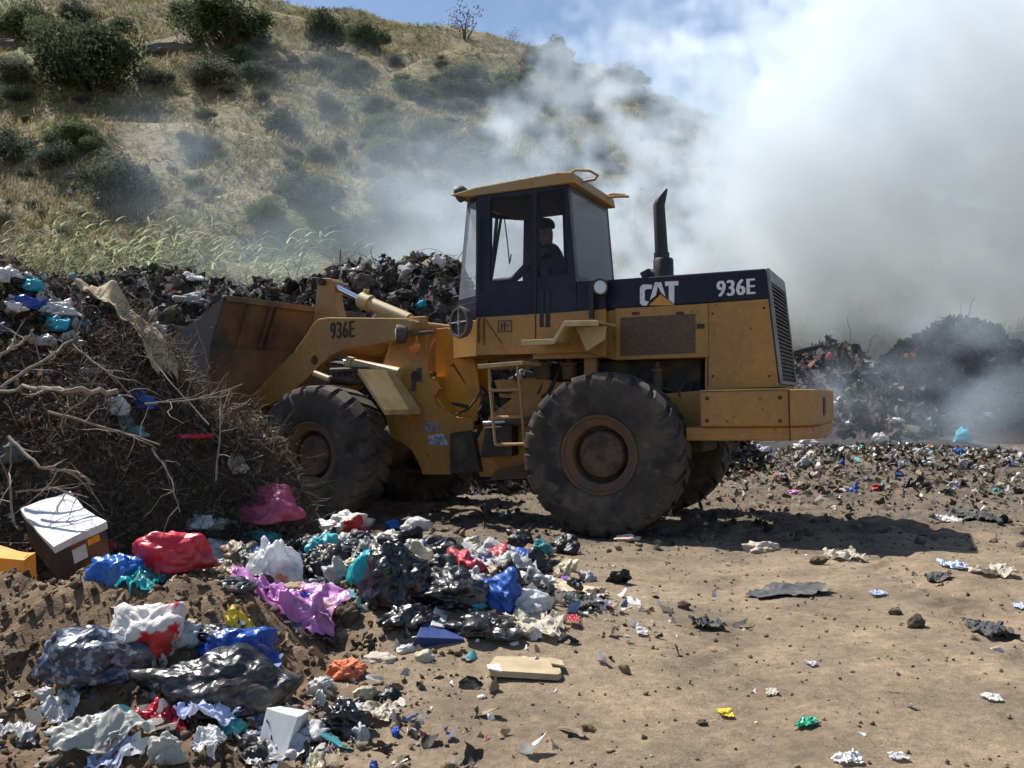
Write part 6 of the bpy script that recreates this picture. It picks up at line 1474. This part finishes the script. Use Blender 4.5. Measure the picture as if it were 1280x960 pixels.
for k in range(64):
    X = rs.choice([rs.uniform(-11, -6.2), rs.uniform(-6.2, -3.0)], p=[.62, .38]); Y = rs.uniform(21, 24); s = rs.uniform(.7, 1.12)*(1.0 if X < -6.2 else .9)
    j = k % 4; loc = (X, Y, float(max(hill_h(np.array([X]), np.array([Y]))[0], .15))-.1)
    if not ru[j]: ru[j] = 1; o = reeds[j]; o.location = loc; o.scale = (s,)*3; o.rotation_euler = (0, 0, rs.uniform(-.5, .5)); o['label'] = gx; o['group'] = 'reeds behind the heap'
    else: copy_thing(reeds[j], loc, rs.uniform(-.5, .5), s, gx, 'reeds behind the heap')
VV, FF_, CC = [], [], []; off = 0
for k in range(380):
    st, V, F, C = reed_geo(100+k % 12); s = rs.uniform(.7, 1.0); x_, y_ = rs.uniform(-14, -3), rs.uniform(21, 25); V = V*s+np.array([x_, y_, float(max(hill_h(np.array([x_]), np.array([y_]))[0], .15))-.1]); VV.append(V); FF_ += [[i+off for i in f] for f in F]; CC.append(C*.8); off += len(V)
tag(mk('reed_bed', np.concatenate(VV), np.array(FF_), m_reed, cols=np.clip(np.concatenate(CC), 0, 1)), 'dense bed of lower reeds behind the refuse heap', 'reeds', kind='stuff')
# ------------------------------------------------------------------ smoke
def smoke():
    g = bpy.data.node_groups.new('smoke_field', 'GeometryNodeTree'); g.interface.new_socket('Geometry', in_out='OUTPUT', socket_type='NodeSocketGeometry')
    N, L = g.nodes, g.links; out = N.new('NodeGroupOutput')
    pos = N.new('GeometryNodeInputPosition'); sp = N.new('ShaderNodeSeparateXYZ'); L.new(pos.outputs[0], sp.inputs[0]); X, Y, Z = sp.outputs
    def mt(op, a, b=None, c=None):
        n = N.new('ShaderNodeMath'); n.operation = op
        for i, v in enumerate((a, b, c)):
            if v is None: continue
            if isinstance(v, (int, float)): n.inputs[i].default_value = v
            else: L.new(v, n.inputs[i])
        return n.outputs[0]
    A = lambda a, b: mt('ADD', a, b); S = lambda a, b: mt('SUBTRACT', a, b); Mu = lambda a, b: mt('MULTIPLY', a, b)
    def ss(v, a, b):
        n = N.new('ShaderNodeMapRange'); n.interpolation_type = 'SMOOTHSTEP'; n.inputs[1].default_value = a; n.inputs[2].default_value = b; L.new(v, n.inputs[0]); return n.outputs[0]
    def noise(sc_, det=4, dist=0, off=(0, 0, 0), st=(1, 1, 1), rg=.55):
        v = N.new('ShaderNodeVectorMath'); v.operation = 'MULTIPLY_ADD'; L.new(pos.outputs[0], v.inputs[0]); v.inputs[1].default_value = st; v.inputs[2].default_value = off
        n = N.new('ShaderNodeTexNoise'); n.inputs['Scale'].default_value = sc_; n.inputs['Detail'].default_value = det; n.inputs['Roughness'].default_value = rg; n.inputs['Distortion'].default_value = dist; L.new(v.outputs[0], n.inputs['Vector']); return n.outputs['Fac']
    def gs(v, c, w_):
        q = Mu(S(v, c), 1/w_); return mt('EXPONENT', Mu(Mu(q, q), -1))
    n1 = S(noise(.10, 3, .6, (3, 1, 2)), .5); n2 = noise(.30, 6, 1.0, (7, 3, 1)); n3 = noise(.22, 5, 1.2, (1, 9, 4), (1, 1, .8)); n5 = noise(.85, 5, .8, (2, 2, 2)); n4 = noise(.16, 4, .9, (5, 2, 8))
    e = A(S(X, A(Mu(Z, .50), -1.2)), Mu(n1, 13))
    e = A(e, Mu(S(n5, .5), 4))
    ypr = Mu(Mu(ss(Y, 21, 25), ss(Y, 34, 29)), ss(A(Z, Mu(n1, 6)), 18, 13))
    cl = A(A(mt('MINIMUM', Mu(e, .085), .46), Mu(S(n2, .5), 3.0)), Mu(S(n5, .5), 2.0))
    main = Mu(ypr, A(Mu(ss(cl, .12, .50), .36), Mu(ss(e, 0, 7), .028)))
    bot = ss(A(Z, Mu(S(Y, 27), .55)), 1.6, 5.0)
    main = Mu(main, bot)
    # loose wisps blowing across the slope
    we = Mu(ss(A(X, Mu(n1, 9)), -3.0, 4), ss(Y, 20, 24)); we = Mu(we, Mu(ss(Y, 33, 28), ss(A(Z, Mu(n1, 14)), 15.5, 7)))
    wis = Mu(Mu(we, ss(A(n3, Mu(S(n5, .5), .3)), .545, .68)), .11)
    wis = Mu(wis, ss(Z, 1.0, 3.0))
    # bright puff beside the cab
    puff = Mu(Mu(gs(X, -1.4, 3.4), gs(Z, 5.0, 2.8)), Mu(gs(Y, 24, 2.6), Mu(ss(n2, .34, .6), .22)))
    # thin veils further left
    v1 = Mu(Mu(gs(X, -7.4, 2.2), gs(Z, 5.6, 1.9)), Mu(gs(Y, 23, 2), Mu(ss(n4, .42, .60), .05)))
    v2 = Mu(Mu(gs(X, -4.6, 1.9), gs(Z, 8.6, 2.4)), Mu(gs(Y, 23, 2), Mu(ss(n3, .46, .62), .035)))
    v3 = Mu(Mu(gs(X, -8.6, 1.2), gs(Z, 8.2, 1.1)), Mu(gs(Y, 23, 1.6), Mu(ss(n2, .4, .6), .05)))
    # smoke creeping over the smouldering heaps
    low = Mu(Mu(gs(S(X, Mu(Z, .3)), 7.4, 1.7), gs(Z, 1.5, 1.6)), Mu(gs(Y, 17.4, 1.2), Mu(ss(A(n2, Mu(S(n5, .5), .5)), .44, .60), .60)))
    low2 = Mu(Mu(gs(X, 13.5, 5.5), gs(Z, 3.4, 1.6)), Mu(gs(Y, 21, 2.4), Mu(ss(n3, .42, .62), .06)))
    tot = main
    tot = A(tot, Mu(Mu(ss(Y, 20, 26), ss(Z, 16, 6)), .0045))
    for q in (wis, puff, v1, v2, v3, low, low2): tot = A(tot, q)
    # nothing at the faces of the field
    for v, a, b_ in ((X, -24, 30), (Y, 14.5, 38.5), (Z, -9, 21)): tot = Mu(tot, Mu(ss(v, a, a+1.5), ss(v, b_, b_-2.5)))
    tot = mt('MAXIMUM', S(tot, .003), 0)
    vc = N.new('GeometryNodeVolumeCube'); L.new(tot, vc.inputs['Density']); vc.inputs['Min'].default_value = (-24.1, 14.4, -.6); vc.inputs['Max'].default_value = (30.1, 38.6, 21.1)
    vc.inputs['Resolution X'].default_value = 270; vc.inputs['Resolution Y'].default_value = 121; vc.inputs['Resolution Z'].default_value = 108
    m = bpy.data.materials.new('smoke'); m.use_nodes = True; t = m.node_tree; t.nodes.clear(); o_ = t.nodes.new('ShaderNodeOutputMaterial')
    pv = t.nodes.new('ShaderNodeVolumePrincipled'); pv.inputs['Color'].default_value = (.87, .915, .955, 1); pv.inputs['Density'].default_value = 1.0; pv.inputs['Anisotropy'].default_value = .25
    sc2 = t.nodes.new('ShaderNodeVolumeScatter'); sc2.inputs['Color'].default_value = (.30, .62, 1.0, 1); sc2.inputs['Anisotropy'].default_value = .2
    vi = t.nodes.new('ShaderNodeVolumeInfo'); mm = t.nodes.new('ShaderNodeMath'); mm.operation = 'MULTIPLY'; mm.inputs[1].default_value = .45; t.links.new(vi.outputs['Density'], mm.inputs[0]); t.links.new(mm.outputs[0], sc2.inputs['Density'])
    ad = t.nodes.new('ShaderNodeAddShader'); t.links.new(pv.outputs[0], ad.inputs[0]); t.links.new(sc2.outputs[0], ad.inputs[1]); t.links.new(ad.outputs[0], o_.inputs['Volume'])
    sm = N.new('GeometryNodeSetMaterial'); sm.inputs['Material'].default_value = m; L.new(vc.outputs[0], sm.inputs['Geometry']); L.new(sm.outputs[0], out.inputs[0])
    vd = bpy.data.volumes.new('smoke'); o = bpy.data.objects.new('smoke', vd); COL.objects.link(o); vd.materials.append(m)
    md = o.modifiers.new('field', 'NODES'); md.node_group = g
    vd.render.step_size = .45
    tag(o, 'thick white grey smoke drifting from the smouldering refuse', 'smoke', kind='stuff'); return o
smoke()
